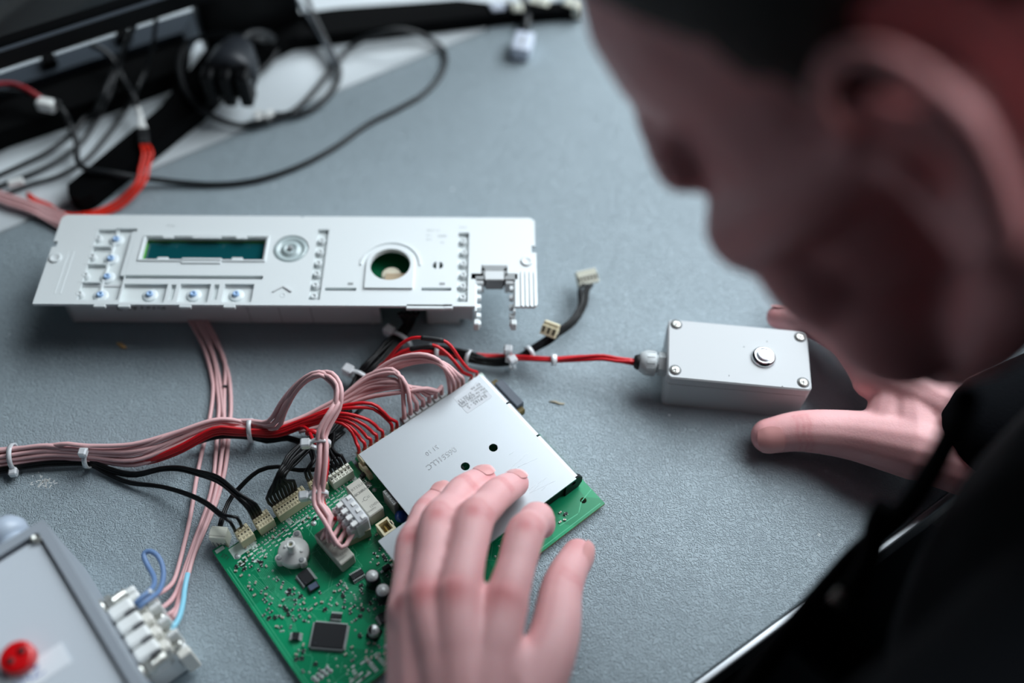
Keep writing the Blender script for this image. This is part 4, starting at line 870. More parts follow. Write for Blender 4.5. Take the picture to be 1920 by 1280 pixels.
def plug(parent, c, rz, w_, d_, h_, n, mt, lab, base, tilt=0.0, slots=True):
    T = Matrix.Translation(Vector(c) - base) @ Matrix.Rotation(rz, 4, 'Z') @ Matrix.Rotation(tilt, 4, 'X'); mb = MB()
    mb.box((0, -d_ * .15, 0), (w_, d_ * .7, h_), mt, bev=.3, M=T); mb.box((0, d_ * .32, 0), (w_ * .96, d_ * .36, h_ * .8), mt, bev=.3, M=T)
    for k in range(n):
        u = -w_ / 2 + w_ * (k + .5) / n
        mb.box((u, -d_ * .1, h_ / 2), (w_ / n * .45, d_ * .4, .4), mat('dark_slot', '#3b3526', .7), M=T); mb.box((u, d_ * .36, h_ * .4), (w_ / n * .7, d_ * .22, .5), mt, bev=.1, M=T)
    return mb.build('plug', parent, lab)
plug(blk, px(1100, 520, 11), .32, 12.5, 8.5, 5.5, 6, CONW, 'loose ivory plug at the end of the black branch', kb, .5)
plug(blk, px(1032, 617, 16), -.4, 9, 8, 6.5, 3, CREAM, 'loose cream plug rising beside the branch', kb, .7)
def tie_k(x, y, z, x2, y2, a, b_, head=None, hs=1.0): return tie(blk, px(x, y, z), px(x2, y2, z) - px(x, y, z), a, b_, head, hs, base=kb)
tie_k(752, 637, 8, 735, 656, 6.2, 4.4, .35, 1.35); tie_k(676, 708, 8, 660, 730, 5.6, 4.4, .3, 1.35)
tie_k(820, 659, 12, 840, 661, 3.4, 3.2); tie_k(878, 669, 9, 898, 675, 3.6, 3.2); tie_k(957, 680, 6, 975, 672, 3.6, 3.4, 1.2, 1.1); tie_k(993, 660, 8.5, 1010, 650, 3.0, 2.8)

# ------------------------------------------------------------------ twisted red cable of the push-button box
ge = Matrix.Translation(XO) @ Matrix.Rotation(XA, 4, 'Z') @ GR @ Vector((0, 0, 16)); rb = px(1040, 674, 0)
rc = thing('twisted_cable', 'twisted red wires running into the gland of the grey button box', 'cable', tuple(rb))
ctr = catmull(P3([(668, 728, 7), (700, 700, 9), (735, 676, 11), (768, 660, 13), (830, 660, 12), (880, 665, 9), (915, 668, 7), (950, 668, 8), (1000, 672, 11), (1040, 674, 13), (1090, 670, 15), (1130, 669, 16.5)]) + [ge - Vector((10, -1, 0)), ge], 4)
for k in range(3):
    P = []
    for i, p in enumerate(ctr):
        t = (ctr[min(i + 1, len(ctr) - 1)] - ctr[max(i - 1, 0)]).normalized(); sd = t.cross(Vector((0, 0, 1))).normalized(); u = sd.cross(t)
        a = i * .21 + k * 2 * math.pi / 3; e = 1.15 + .5 * math.sin(i * .13 + k); P.append(p + sd * e * math.cos(a) + u * e * math.sin(a))
    mb = MB(); mb.tube([p - rb for p in P], 1.0, REDW); mb.build('wire', rc)
tie(rc, px(952, 669, 8), (1, -.05, 0), 2.6, 2.6, 1.9, 1.1, base=rb); tie(rc, px(1040, 675, 12.5), (1, 0, 0), 2.5, 2.3, None, base=rb); tie(rc, px(1037, 675, 12.5), (1, 0, 0), 2.6, 2.4, None, base=rb)

# ------------------------------------------------------------------ pink strand from the panel to the terminal block
pb = px(400, 700, 0)
ps = thing('pink_cable', 'loose strand of pink wires leaving under the white control unit towards the white terminal block', 'cable', tuple(pb))
W6 = [[(345, 585, 3), (362, 612, 2), (385, 660, 2), (398, 710, 2), (399, 740, 2), (393, 785, 2), (378, 850, 2), (367, 905, 2), (360, 950, 2), (350, 1000, 2), (335, 1060, 3), (325, 1090, 5), (308, 1107, 12), (288, 1116, 20)],
      [(352, 585, 3), (370, 610, 2), (395, 655, 2), (405, 690, 2), (407, 720, 2), (411, 760, 2), (408, 800, 2), (405, 850, 2), (400, 900, 2), (388, 950, 2), (366, 1010, 2), (345, 1070, 3), (330, 1110, 6), (318, 1128, 13), (303, 1140, 20)],
      [(360, 585, 3), (376, 610, 2), (392, 640, 2), (407, 690, 2), (413, 725, 2), (418, 765, 2), (419, 790, 2), (417, 830, 2), (412, 885, 2), (398, 940, 2), (370, 1010, 2), (352, 1060, 3), (338, 1110, 6), (330, 1140, 13), (316, 1152, 20)],
      [(368, 585, 3), (382, 608, 2), (402, 640, 2), (418, 665, 2), (423, 690, 2), (421, 725, 2), (420, 770, 2), (421, 820, 3), (416, 850, 3), (409, 900, 3), (394, 960, 3), (374, 1010, 3), (352, 1075, 4), (344, 1110, 7), (338, 1140, 12), (318, 1165, 20)],
      [(378, 585, 3), (392, 610, 2), (408, 640, 2), (418, 670, 2), (428, 700, 2), (432, 730, 2), (433, 770, 2), (430, 800, 2), (428, 830, 2), (422, 880, 2), (406, 940, 2), (385, 990, 2), (362, 1045, 3), (350, 1090, 6), (342, 1120, 10), (325, 1158, 20)]]
for P in W6: run(ps, P3(P), 1.15, PINKW, base=pb)
mb = MB(); q = px(422, 724, 3.2) - pb; mb.box(tuple(q), (2.6, 1.0, 1.2), INK); mb.build('mark', ps, 'dark band on one pink wire')

# ------------------------------------------------------------------ grey control box with a red lamp and a white terminal block
EH = 55.0
e0, e1 = px(81, 972, EH), px(268, 1280, EH); ed = (e1 - e0).normalized()          # right edge of the lid, towards the viewer
ea = math.atan2(ed.y, ed.x) + math.pi / 2                                          # local x: outwards to the right, local y: away
EO = (e0.x, e0.y, 0)
EW, EL = 130.0, 175.0
eb = thing('control_box', 'large pale grey plastic box with a red indicator lamp and a handwritten white label', 'control box', EO, ea)
_ef = frame(EO, ea)
def EP(x, y, z=EH): return _ef(px(x, y, z))
PALE = mat('pale_box_plastic', '#c3cad2', 0.5, bump=(900, .1, .1)); PALE2 = mat('pale_lid_plastic', '#c9d1d9', 0.45)
RIMC = mat('box_rim_plastic', '#9aa2ab', 0.5)
mb = MB(); T = Matrix.Translation((-EW / 2, -EL / 2, 0))
mb.plate(rrect(EW, EL, 2), [rrect(EW - 9, EL - 9, 1.5)], 0, EH, RIMC, T); mb.plate(rrect(EW - 8, EL - 8, 1), [], 0, EH - 6, RIMC, T); mb.build('body', eb)
mb = MB(); mb.plate(rrect(EW - 12, EL - 12, 1.5), [], EH - 6, EH - 2.2, PALE2, T); mb.build('lid', eb)
p = EP(70, 1008, EH - 2); mb = MB(); mb.lathe([(3.0, -2), (3.0, 1.2), (2.4, 1.8), (1.2, 1.8), (1.0, 1.2)], STEEL, (p.x, p.y, EH - 2), 18); s0 = mb.build('screw', eb, 'plated lid screw')
clone(s0, eb, (-EW + 20, 0, 0)); clone(s0, eb, (0, -EL + 20, 0))
p = EP(32, 1232, EH + 2); mb = MB()
mb.lathe([(6.9, -4.2), (6.9, 1.4), (6.2, 2.4), (4.6, 2.6)], REDK, (p.x, p.y, EH + 1), 32)
for s_ in (-1, 1): mb.lathe([(1.7, 0), (1.7, .15)], mat('dark_red_hollow', '#4a0208', .6), (p.x + s_ * 2.6, p.y + s_ * .6, EH + 3.55), 14)
mb.build('indicator_lamp', eb, 'round red lamp')
a, c2 = EP(125, 1222, EH - 2), EP(20, 1290, EH - 2); cm = (a + c2) / 2; rz_ = math.atan2(a.y - c2.y, a.x - c2.x); L = (a - c2).length
mb = MB(); mb.box((cm.x, cm.y, EH - 2.05), (L, 10.5, .25), mat('label_paper', '#e6ecf2', .6), rz=rz_); q = EP(52, 1271, EH - 2)
letter(mb, '1HZ.', 6.5, mat('blue_ballpoint', '#6d7fb4', .6), (q.x, q.y, EH - 1.9), rz=rz_, shear=.15, bold=.06); mb.build('label', eb, 'white handwritten label')
gT = Matrix.Translation((-34, 0, EH - 16)) @ Matrix.Rotation(-math.pi / 2, 4, 'X'); mb = MB()
q = EP(8, 1000, EH - 8); gT = Matrix.Translation((q.x, 0, EH - 14)) @ Matrix.Rotation(-math.pi / 2, 4, 'X')
mb.lathe([(9, -1), (9, 5), (7.6, 5.2), (7.6, 7), (9.4, 7.4), (9.4, 14), (7, 18), (4, 18.4)], mat('milky_gland', '#b9c6d6', .35, trans=.15), (0, 0, 0), 24, gT); mb.build('cable_gland', eb, 'milky cable gland on the far side')
# terminal block on the right side of the box
tz = 36.0
TB = [EP(x, y, tz) for x, y in ((184, 1150), (278, 1101), (332, 1195), (237, 1239))]
ty1 = max(t.y for t in TB[:2]); ty0 = min(t.y for t in TB[2:]); tx1 = (TB[1].x + TB[2].x) / 2; tL = ty1 - ty0
tb = MB(); tb.box((tx1 / 2 - 1, (ty0 + ty1) / 2, 8), (tx1 + 2, tL, 16), OFFW, bev=.6)
tb.box((tx1 * .82, (ty0 + ty1) / 2, 14), (tx1 * .34, tL, 16), OFFW, bev=.6)
tbo = tb.build('terminal_block', eb, 'white terminal block with screws on the side of the box')
n = 4; pitch = tL / n
for k in range(n):
    y = ty0 + pitch * (k + .5); mb = MB()
    mb.box((tx1 * .30, y, 25), (tx1 * .56, pitch * .86, 22), OFFW, bev=1.2); mb.box((tx1 * .66, y - .5, 23), (tx1 * .22, pitch * .72, 16), mat('ivory_terminal', '#e6e4dc', .45), bev=1)
    mb.box((tx1 * .92, y + pitch * .2, 24), (tx1 * .26, 2.2, 15), OFFW, bev=.5); mb.box((tx1 * .45, y - pitch * .48, 35), (tx1 * .26, .9, 2), mat('dark_gap', '#2d3038', .7))
    if k < 3: mb.lathe([(2.4, 0), (2.4, 1.6), (1.2, 1.9)], STEEL, (tx1 * .86, y - 1, 23), 14)
    mb.build('terminal', tbo)
mb = MB(); mb.box((tx1 * .9, ty0 - 2, 14), (tx1 * .3, 4, 20), MATS['ivory_terminal'], bev=.6)
mb.build('terminal_cap', tbo)
for k in range(3): mb = MB(); mb.box((tx1 * .52, ty1 + 1.5 + k * 4.5 - 4, 24 - k * 1.5), (tx1 * .5, 3.6, 10), OFFW, bev=.8); mb.build('terminal_rib', tbo)
for (x, y) in ((205, 1132), (262, 1262)):
    q = EP(x, y, 30); M_ = Matrix.Translation((0, q.y, 30)) @ Matrix.Rotation(math.pi / 2, 4, 'Y'); mb = MB()
    mb.lathe([(4.2, -1), (4.2, 1), (2.4, 1.2), (2.4, 11), (2.0, 11.6)], STEEL, (0, 0, 0), 16, M_); mb.lathe([(4.0, 2), (4.0, 5)], STEEL, (0, 0, 0), 6, M_, False); mb.build('bolt', eb, 'plated bolt')
eb0 = Matrix.Translation(EO) @ Matrix.Rotation(ea, 4, 'Z'); eI = eb0.inverted()
BL_ = [(253, 1132, 32), (265, 1120, 32), (280, 1108, 30), (289, 1096, 24), (288, 1080, 20), (278, 1062, 18), (270, 1045, 18), (271, 1036, 18), (282, 1033, 18), (296, 1042, 18), (305, 1062, 18), (306, 1085, 20), (298, 1108, 24), (284, 1120, 30), (270, 1130, 32), (259, 1140, 32)]
mb = MB(); mb.tube([eI @ p for p in catmull(P3(BL_), 4)], 1.25, BLUEW, 8); mb.build('jumper_wire', eb, 'blue wire loop')
mb = MB(); mb.tube([eI @ p for p in catmull(P3([(352, 1075, 8), (346, 1105, 10), (343, 1130, 14), (335, 1160, 20), (320, 1182, 24)]), 4)], 1.3, CYANW, 8); mb.build('wire', eb, 'pale blue wire')

# ------------------------------------------------------------------ monitor on a V stand at the back left
m0, m1 = px(0, 134, 70), px(386, 7, 70); md = (m1 - m0).normalized(); ma = math.atan2(md.y, md.x); mid = px(450, 40, 0)
uc = (mid - m0).dot(md); mo = m0 + md * uc; mo.z = 0
mon = thing('monitor', 'black monitor on a V-shaped black stand at the back of the desk', 'monitor', tuple(mo), ma)
_mf = frame(tuple(mo), ma)
SCR = mat('dark_screen', '#05070a', .12, coat=.4)
MW = 560.0
mb = MB(); mb.box((0, 12, 70 + 120), (MW, 24, 240), BLACKP, bev=2, seg=2); mb.box((0, 32, 70 + 125), (MW * .6, 20, 150), BLACKP, bev=5, seg=2); mb.build('case', mon)
mb = MB(); mb.box((0, -.2, 70 + 128), (MW - 24, .8, 212), SCR); mb.build('screen', mon, 'dark glossy screen')
e_ = _mf(px(105, 47, 90)); mb = MB(); mb.box((0, -1.2, 70 + 14), (MW, 1.4, 1.6), mat('grey_bezel_line', '#5c646d', .4)); mb.build('bezel', mon, 'grey line along the lower bezel')
mb = MB(); mb.box((0, 40, 93), (70, 22, 185), BLACKP, bev=4, seg=2); mb.build('column', mon)
def prism_px(mb, L, z0, z1, mt, f, bev=0):
    P = [f(px(x, y, z1)) for x, y in L]; P = [(p.x, p.y) for p in P]
    if sum(P[i][0] * P[(i + 1) % len(P)][1] - P[(i + 1) % len(P)][0] * P[i][1] for i in range(len(P))) < 0: P = P[::-1]
    mb.plate(P, [], z0, z1, mt)
mb = MB(); prism_px(mb, [(126, 346), (128, 366), (150, 374), (172, 364), (372, 205), (470, 110), (560, 62), (560, 10), (440, 0), (400, 75), (300, 200)], 0.4, 12, BLACKS, _mf); mb.build('leg', mon)
mb = MB(); prism_px(mb, [(440, 90), (520, 76), (640, 60), (800, 42), (940, 26), (1095, 14), (1095, 2), (930, 6), (860, -2), (640, 14), (560, 24), (440, 30)], 0.4, 11, BLACKS, _mf); mb.build('leg', mon)
# black bar (cable duct) lying under the monitor
du = px(200, 150, 0); _df = lambda p: Vector((p.x - du.x, p.y - du.y, p.z))
duct = thing('cable_duct', 'long black bar lying on the white desk below the monitor', 'cable duct', tuple(du))
mb = MB(); prism_px(mb, [(-120, 300), (0, 246), (120, 206), (240, 166), (340, 128), (350, 60), (290, 78), (130, 128), (0, 172), (-120, 215)], 0.2, 15, BLACKS, _df); mb.build('channel', duct)
DESKSHADE = mat('shaded_desk_grey', '#343c44', .7, spec=.2)  # dark slab added for the strip of white desk in the monitor's shade
mb = MB(); prism_px(mb, [(-120, 212), (0, 170), (130, 126), (290, 76), (342, 60), (362, 18), (290, 40), (130, 92), (0, 136), (-120, 178)], 0.2, 21, DESKSHADE, _df); mb.build('desk_shade_slab', duct, 'slab coloured as the shaded white desk behind the black channel')
for x, y in ((92, 112), (232, 66)):
    mb = MB(); q = px(x, y, 24) - du; mb.box((q.x, q.y, 24), (9, 12, 6), BLACKS, rz=.5, bev=.8); mb.build('hook', duct, 'small black hook')
mb = MB(); mb.tube([_df(px(x, y, 15)) for x, y in ((-100, 212), (0, 176), (130, 132), (290, 82), (348, 65))], 1.2, DKGREY, 6); mb.build('cover_edge', duct)
# power plug
pp = px(425, 165, 0); plg = thing('power_plug', 'black mains plug with a glinting metal pin lying on the desk', 'plug', tuple(pp)); 
A_ = px(448, 88, 33) - pp; B2 = px(425, 172, 31) - pp; dv = (B2 - A_).normalized(); M_ = Matrix.Translation(A_) @ dv.to_track_quat('Z', 'Y').to_matrix().to_4x4(); L = (B2 - A_).length
mb = MB(); mb.lathe([(6, -4), (10, 0), (15, 12), (17, L * .55), (16.5, L * .72)], DKGREY, (0, 0, 0), 24, M_); mb.build('body', plg)
mb = MB()
for s_ in (-1, 0, 1): mb.box((s_ * 11, 0, L * .86), (8, 26, L * .34), BLACKP, bev=1.6, M=M_)
mb.box((0, 0, L * .78), (30, 26, 6), BLACKP, bev=1.5, M=M_); mb.build('grip', plg)
q = px(465, 153, 33) - pp; mb = MB(); mb.lathe([(.6, -2.5), (2.4, -1.6), (2.9, 0), (2.4, 1.6), (.6, 2.5)], CHROME, tuple(q), 16); mb.build('metal_pin', plg, 'glinting metal pin')
run(plg, P3([(446, 86, 34), (462, 66, 36), (490, 62, 30), (512, 74, 20)]), 3.0, BLACKC, None, 'cord', base=pp)

# ------------------------------------------------------------------ loose cables at the back
def cable(lab, path, r, mt=BLACKC, name='cable', group=None, extra=None):
    P = P3(path); b0 = Vector((P[len(P) // 2].x, P[len(P) // 2].y, 0)); t = thing(name, lab, 'cable', tuple(b0), 0, group); run(t, P, r, mt, None, 'cord', 6, 8, b0)
    if extra: extra(t, b0)
    return t
cable('long black cable making a wide loop from the desk over the grey bench',
      [(-40, 175, 26), (20, 172, 26), (60, 178, 25), (100, 192, 23), (121, 212, 20.5), (132, 236, 12), (143, 265, 11), (145, 300, 11), (160, 316, 15.5), (210, 324, 14.5), (300, 338, 5), (400, 346, 2), (480, 338, 2), (560, 312, 2), (630, 275, 2), (690, 233, 2), (750, 202, 2), (800, 172, 2), (832, 130, 2), (832, 95, 2), (800, 70, 6), (755, 56, 14), (715, 62, 14), (670, 80, 7), (632, 115, 3), (590, 170, 4), (555, 205, 4), (520, 222, 4), (470, 236, 4), (420, 228, 7), (375, 203, 15), (345, 165, 18), (336, 120, 22), (352, 82, 25), (400, 66, 32), (450, 68, 34), (500, 76, 28)], 1.9)
cable('black cable curling below the mains plug towards the desk edge', [(515, 215, 5), (560, 214, 4), (600, 195, 4), (630, 160, 4), (636, 130, 5), (625, 105, 5), (600, 55, 12), (580, 10, 16), (570, -30, 18)], 2.0)
cable('thin grey cable running down from the stand to the loop', [(628, 125, 6), (612, 90, 8), (590, 50, 12), (560, 5, 16), (540, -30, 18)], 1.6, mat('slate_cable_sheath', '#3a444d', .5))
cable('black cord of the mains plug curving beside it', [(470, 145, 6), (495, 128, 5), (512, 110, 5), (520, 85, 8), (505, 60, 12)], 1.8)
cable('upper thin black cable draped over the duct to the left', [(300, -30, 60), (293, 30, 50), (286, 90, 34), (272, 135, 20), (258, 165, 21), (240, 200, 6), (200, 255, 3), (160, 300, 3), (110, 330, 3), (60, 345, 3), (20, 360, 3), (-30, 378, 3)], 1.5)
cable('middle thin black cable draped over the duct to the left', [(265, -20, 56), (245, 60, 40), (228, 110, 24), (214, 152, 22), (205, 180, 20), (198, 192, 18), (189, 212, 7), (175, 235, 3), (152, 268, 3), (110, 300, 3), (60, 325, 3), (-30, 360, 3)], 1.5)
cable('lowest thin black cable draped over the duct to the left', [(258, 30, 58), (234, 90, 40), (212, 138, 29), (198, 170, 27), (188, 186, 24), (176, 210, 9), (158, 222, 7), (138, 248, 7), (90, 285, 7), (40, 310, 7), (-30, 342, 7)], 1.8)
cable('short black cable dropping from a hook to the white splice', [(170, 85, 30), (190, 92, 28), (210, 110, 24), (232, 150, 16), (250, 180, 20), (258, 200, 15)], 1.9)
def splice(t, b0):
    for k in range(3): run(t, P3([(258, 200, 15), (263, 215, 15.5), (266 + 4 * (k - 1), 235, 16), (268 + 5 * (k - 1), 243, 16)]), 1.5, OFFW, 'white sleeve', 'sleeve', base=b0); run(t, P3([(268 + 5 * (k - 1), 243, 16), (270 + 6 * (k - 1), 270, 15.5)]), 1.7, SHRINK, None, 'shrink_sleeve', base=b0)
    mb = MB(); q = px(95, 352, 4) - b0; q2 = px(30, 342, 10) - b0; mb.box(tuple(q2), (9, 4, 4), OFFW, bev=.6, rz=.45); mb.build('sleeve', t, 'white sleeve')
rt_ = thing('red_cable', 'bundle of red wires hanging from a white splice down to the pink wires', 'cable', tuple(px(200, 380, 0)))
rb0 = px(200, 380, 0); splice(rt_, rb0)
for k in range(3):
    run(rt_, P3([(264 + 6 * k, 268, 15), (268 + 9 * k, 290 - 2 * k, 15), (262 + 9 * k, 315 - 4 * k, 12), (254 + 8 * k, 344, 10), (214 + 5 * k, 380 + 5 * k, 3), (165, 399 + 4 * k, 3), (120, 400 + 3 * k, 3), (90, 382 + 3 * k, 3), (68, 374 + 3 * k, 3), (52, 362 + 3 * k, 3)]), 1.0, REDO, None, base=rb0)
pk = thing('pink_cable', 'pink wires coming from the left edge to the far corner of the white control unit', 'cable', tuple(px(60, 395, 0))); pk0 = px(60, 395, 0)
ribbon(pk, [(-40, 345, 6), (10, 362, 5), (60, 378, 4), (110, 396, 4), (160, 430, 3)], [(-40, 362, 3), (10, 385, 3), (60, 402, 3), (110, 428, 3), (150, 450, 3)], 6, 1.2, PINKW, None, base=pk0)
def red_end(t, b0):
    run(t, P3([(85, 192, 24), (70, 180, 26), (45, 165, 28), (20, 158, 26), (-20, 160, 28)]), 1.8, mat('dark_red_sheath', '#a3202a', .45), 'dark red sleeve', 'sleeve', base=b0)
    q = px(88, 197, 24) - b0; mb = MB(); mb.box(tuple(q), (12, 7, 7), OFFW, bev=1.5, rz=-.2, seg=2); mb.build('splice', t, 'white splice')
cable('dark red wire with a white splice on the black duct', [(96, 194, 24), (105, 190, 26), (112, 196, 27)], 1.6, extra=red_end)
def tie_end(t, b0):
    q = px(495, 217, 6) - b0; mb = MB()
    for a_ in (0, .8, -.7): mb.box(tuple(q), (14, 3, 3), OFFW, bev=.5, rz=a_)
    mb.build('cable_tie', t, 'white cable tie')
cable('short black cable with a crumpled white tie on the desk edge', [(455, 236, 4.5), (480, 230, 6), (500, 226, 6), (530, 216, 6), (560, 208, 6)], 1.9, extra=tie_end)
# far cable with five white connectors
wb = px(990, 40, 0); wc = thing('connector_cable', 'black cable ending in pale connectors at the far edge of the bench', 'cable', tuple(wb))
run(wc, P3([(985, 60, 5), (988, 35, 7), (985, 5, 9), (970, -30, 10)]), 3.0, BLACKC, None, 'cord', base=wb)
run(wc, P3([(1075, 24, 5), (1040, 22, 5), (1005, 26, 5), (990, 20, 7), (980, -20, 9)]), 2.6, BLACKC, None, 'cord', base=wb)
def cbox(x, y, z, d, rz, mt, lab, bulge=False):
    mb = MB(); q = px(x, y, z) - wb
    mb.box(tuple(q), d, mt, rz=rz, bev=.8, seg=2)
    for k in range(3): mb.box((q.x, q.y, q.z + d[2] / 2), (d[0] * .16, d[1] * .6, .4), MGREY, rz=rz) if k == 0 else None
    mb.build('connector', wc, lab)
cbox(980, 86, 6, (13, 20, 10), -.18, mat('pale_blue_plastic', '#cfd8e8', .45), 'pale block connector')
cbox(932, 20, 8, (10, 9, 10), .3, MATS['pale_blue_plastic'], None); cbox(970, 22, 8, (8, 9, 10), .1, CONW, None); cbox(1012, 8, 8, (15, 9, 7), -.3, CONW, None); cbox(1076, 14, 8, (14, 10, 9), -.4, CONW, None)
# crumbs on the bench
for (x, y, d, rz, col, lab) in ((228, 649, (3.2, 1.4, .7), -.5, '#d9b27a', 'tan wood chip on the grey bench below the white control unit'), (1044, 756, (4.2, .7, .5), -.2, '#b6ab93', 'thin beige sliver on the grey bench beyond the circuit board')):
    q = px(x, y, 0); t = MB(); t.tube([(-d[0], 0, d[2]), (-d[0] * .3, .5, d[2] * 1.2), (d[0] * .4, -.1, d[2]), (d[0], .5, d[2] * .8)], d[1], mat('crumb_' + col[1:], col, .7), 6, rfun=lambda t: .5 + .5 * math.sin(3 * t), flat=.6)
    o = t.build('wood_chip'); o.location = q * S; o.rotation_euler.z = rz; tag(o, lab, 'crumb')

# ------------------------------------------------------------------ person leaning over the bench: head, hands, hoodie
def skin_mat():
    mt = bpy.data.materials.new('skin'); mt.use_nodes = True; nt = mt.node_tree; b = nt.nodes['Principled BSDF']
    at = nt.nodes.new('ShaderNodeAttribute'); at.attribute_name = 'tint'
    tc = nt.nodes.new('ShaderNodeTexCoord'); n = nt.nodes.new('ShaderNodeTexNoise'); n.inputs['Scale'].default_value = 90; n.inputs['Detail'].default_value = 4
    nt.links.new(tc.outputs['Object'], n.inputs['Vector'])
    mx = nt.nodes.new('ShaderNodeMix'); mx.data_type = 'RGBA'; mx.inputs[6].default_value = lin('#dfa6a8'); mx.inputs[7].default_value = lin('#e9b7b7')
    nt.links.new(n.outputs['Fac'], mx.inputs[0])
    m2 = nt.nodes.new('ShaderNodeMix'); m2.data_type = 'RGBA'; m2.inputs[7].default_value = lin('#c76a6c')
    nt.links.new(at.outputs['Fac'], m2.inputs[0]); nt.links.new(mx.outputs[2], m2.inputs[6]); nt.links.new(m2.outputs[2], b.inputs['Base Color'])
    n2 = nt.nodes.new('ShaderNodeTexNoise'); n2.inputs['Scale'].default_value = 900; n2.inputs['Detail'].default_value = 3; nt.links.new(tc.outputs['Object'], n2.inputs['Vector'])
    bp = nt.nodes.new('ShaderNodeBump'); bp.inputs['Strength'].default_value = .25; bp.inputs['Distance'].default_value = .0003; nt.links.new(n2.outputs['Fac'], bp.inputs['Height']); nt.links.new(bp.outputs['Normal'], b.inputs['Normal'])
    b.inputs['Roughness'].default_value = .5; b.inputs['Specular IOR Level'].default_value = .35
    b.inputs['Subsurface Weight'].default_value = .15; b.inputs['Subsurface Radius'].default_value = (1.0, .35, .2); b.inputs['Subsurface Scale'].default_value = .004
    return mt
SKIN = skin_mat()
HOOD = mat('black_fleece', '#07090d', .95, bump=(500, .3, .6), spec=.08); HAIR = mat('dark_brown_hair', '#1d1712', .6, bump=(260, .6, 2.0)); NAIL = mat('fingernail', '#d59a98', .3, spec=.6)
CORD = mat('black_drawstring', '#060709', .9, spec=.08)
class Blob(MB):
    def limb(s, pts, rads, step=4.0, n=14):
        """a closed tapering limb through pts with rounded ends"""
        P = catmull(pts, step) if len(pts) > 2 else [pts[0].lerp(pts[1], k / 8) for k in range(9)]
        cum = [0]
        for a, b_ in zip(P, P[1:]): cum.append(cum[-1] + (b_ - a).length)
        # radius by nearest control point parameter
        ctl = []; j = 0
        for q in pts:
            k = min(range(j, len(P)), key=lambda i: (P[i] - q).length_squared); ctl.append(cum[k]); j = k
        def rad(l):
            for (l0, r0), (l1, r1) in zip(zip(ctl, rads), zip(ctl[1:], rads[1:])):
                if l <= l1: t = (l - l0) / max(1e-6, l1 - l0); return r0 + (r1 - r0) * t
            return rads[-1]
        d0 = (P[0] - P[1]).normalized(); d1 = (P[-1] - P[-2]).normalized(); R = [rad(l) for l in cum]
        pre = [(P[0] + d0 * R[0] * math.sin(a), R[0] * math.cos(a)) for a in (1.5, 1.1, .7, .35)]; post = [(P[-1] + d1 * R[-1] * math.sin(a), R[-1] * math.cos(a)) for a in (.35, .7, 1.1, 1.5)]
        allp = pre + list(zip(P, R)) + post; L = len(allp) - 1; rr_ = [max(.2, q[1]) for q in allp]
        s.tube([q[0] for q in allp], 1.0, SKIN, n, rfun=lambda t: rr_[min(L, int(round(t * L)))]); return s
    def ell(s, c, r, R=None, n=20):
        T = Matrix.Translation(Vector(c)) @ (R.to_4x4() if R else Matrix.Identity(4)) @ Matrix.Diagonal((*r, 1))
        s.lathe([(max(.01, math.sin(a)), -math.cos(a)) for a in [math.pi * k / 12 for k in range(13)]], SKIN, (0, 0, 0), n, T); return s
    def remesh(s, voxel, smooth=4, fac=.5):
        me = bpy.data.meshes.new('blob'); me.from_pydata([tuple(p) for p in s.v], [], s.f); me.update()
        o = bpy.data.objects.new('blob', me); C.objects.link(o)
        md_ = o.modifiers.new('r', 'REMESH'); md_.mode = 'VOXEL'; md_.voxel_size = voxel
        if smooth: sm_ = o.modifiers.new('s', 'SMOOTH'); sm_.factor = fac; sm_.iterations = smooth
        bpy.context.view_layer.update(); m2 = bpy.data.meshes.new_from_object(o.evaluated_get(bpy.context.evaluated_depsgraph_get()))
        vs = [v.co.copy() for v in m2.vertices]; fs = [tuple(p.vertices) for p in m2.polygons]
        bpy.data.objects.remove(o); bpy.data.meshes.remove(me); bpy.data.meshes.remove(m2); return vs, fs
EP0 = FA.copy()
def EN3(e, n, z): q = EP0 + ED * e + EN * n; return Vector((q.x, q.y, z))
red_pts = []                                             # (centre, reach) of naturally redder skin: knuckles, fingertips
def J(*L): return [px(x, y, z) for x, y, z in L]
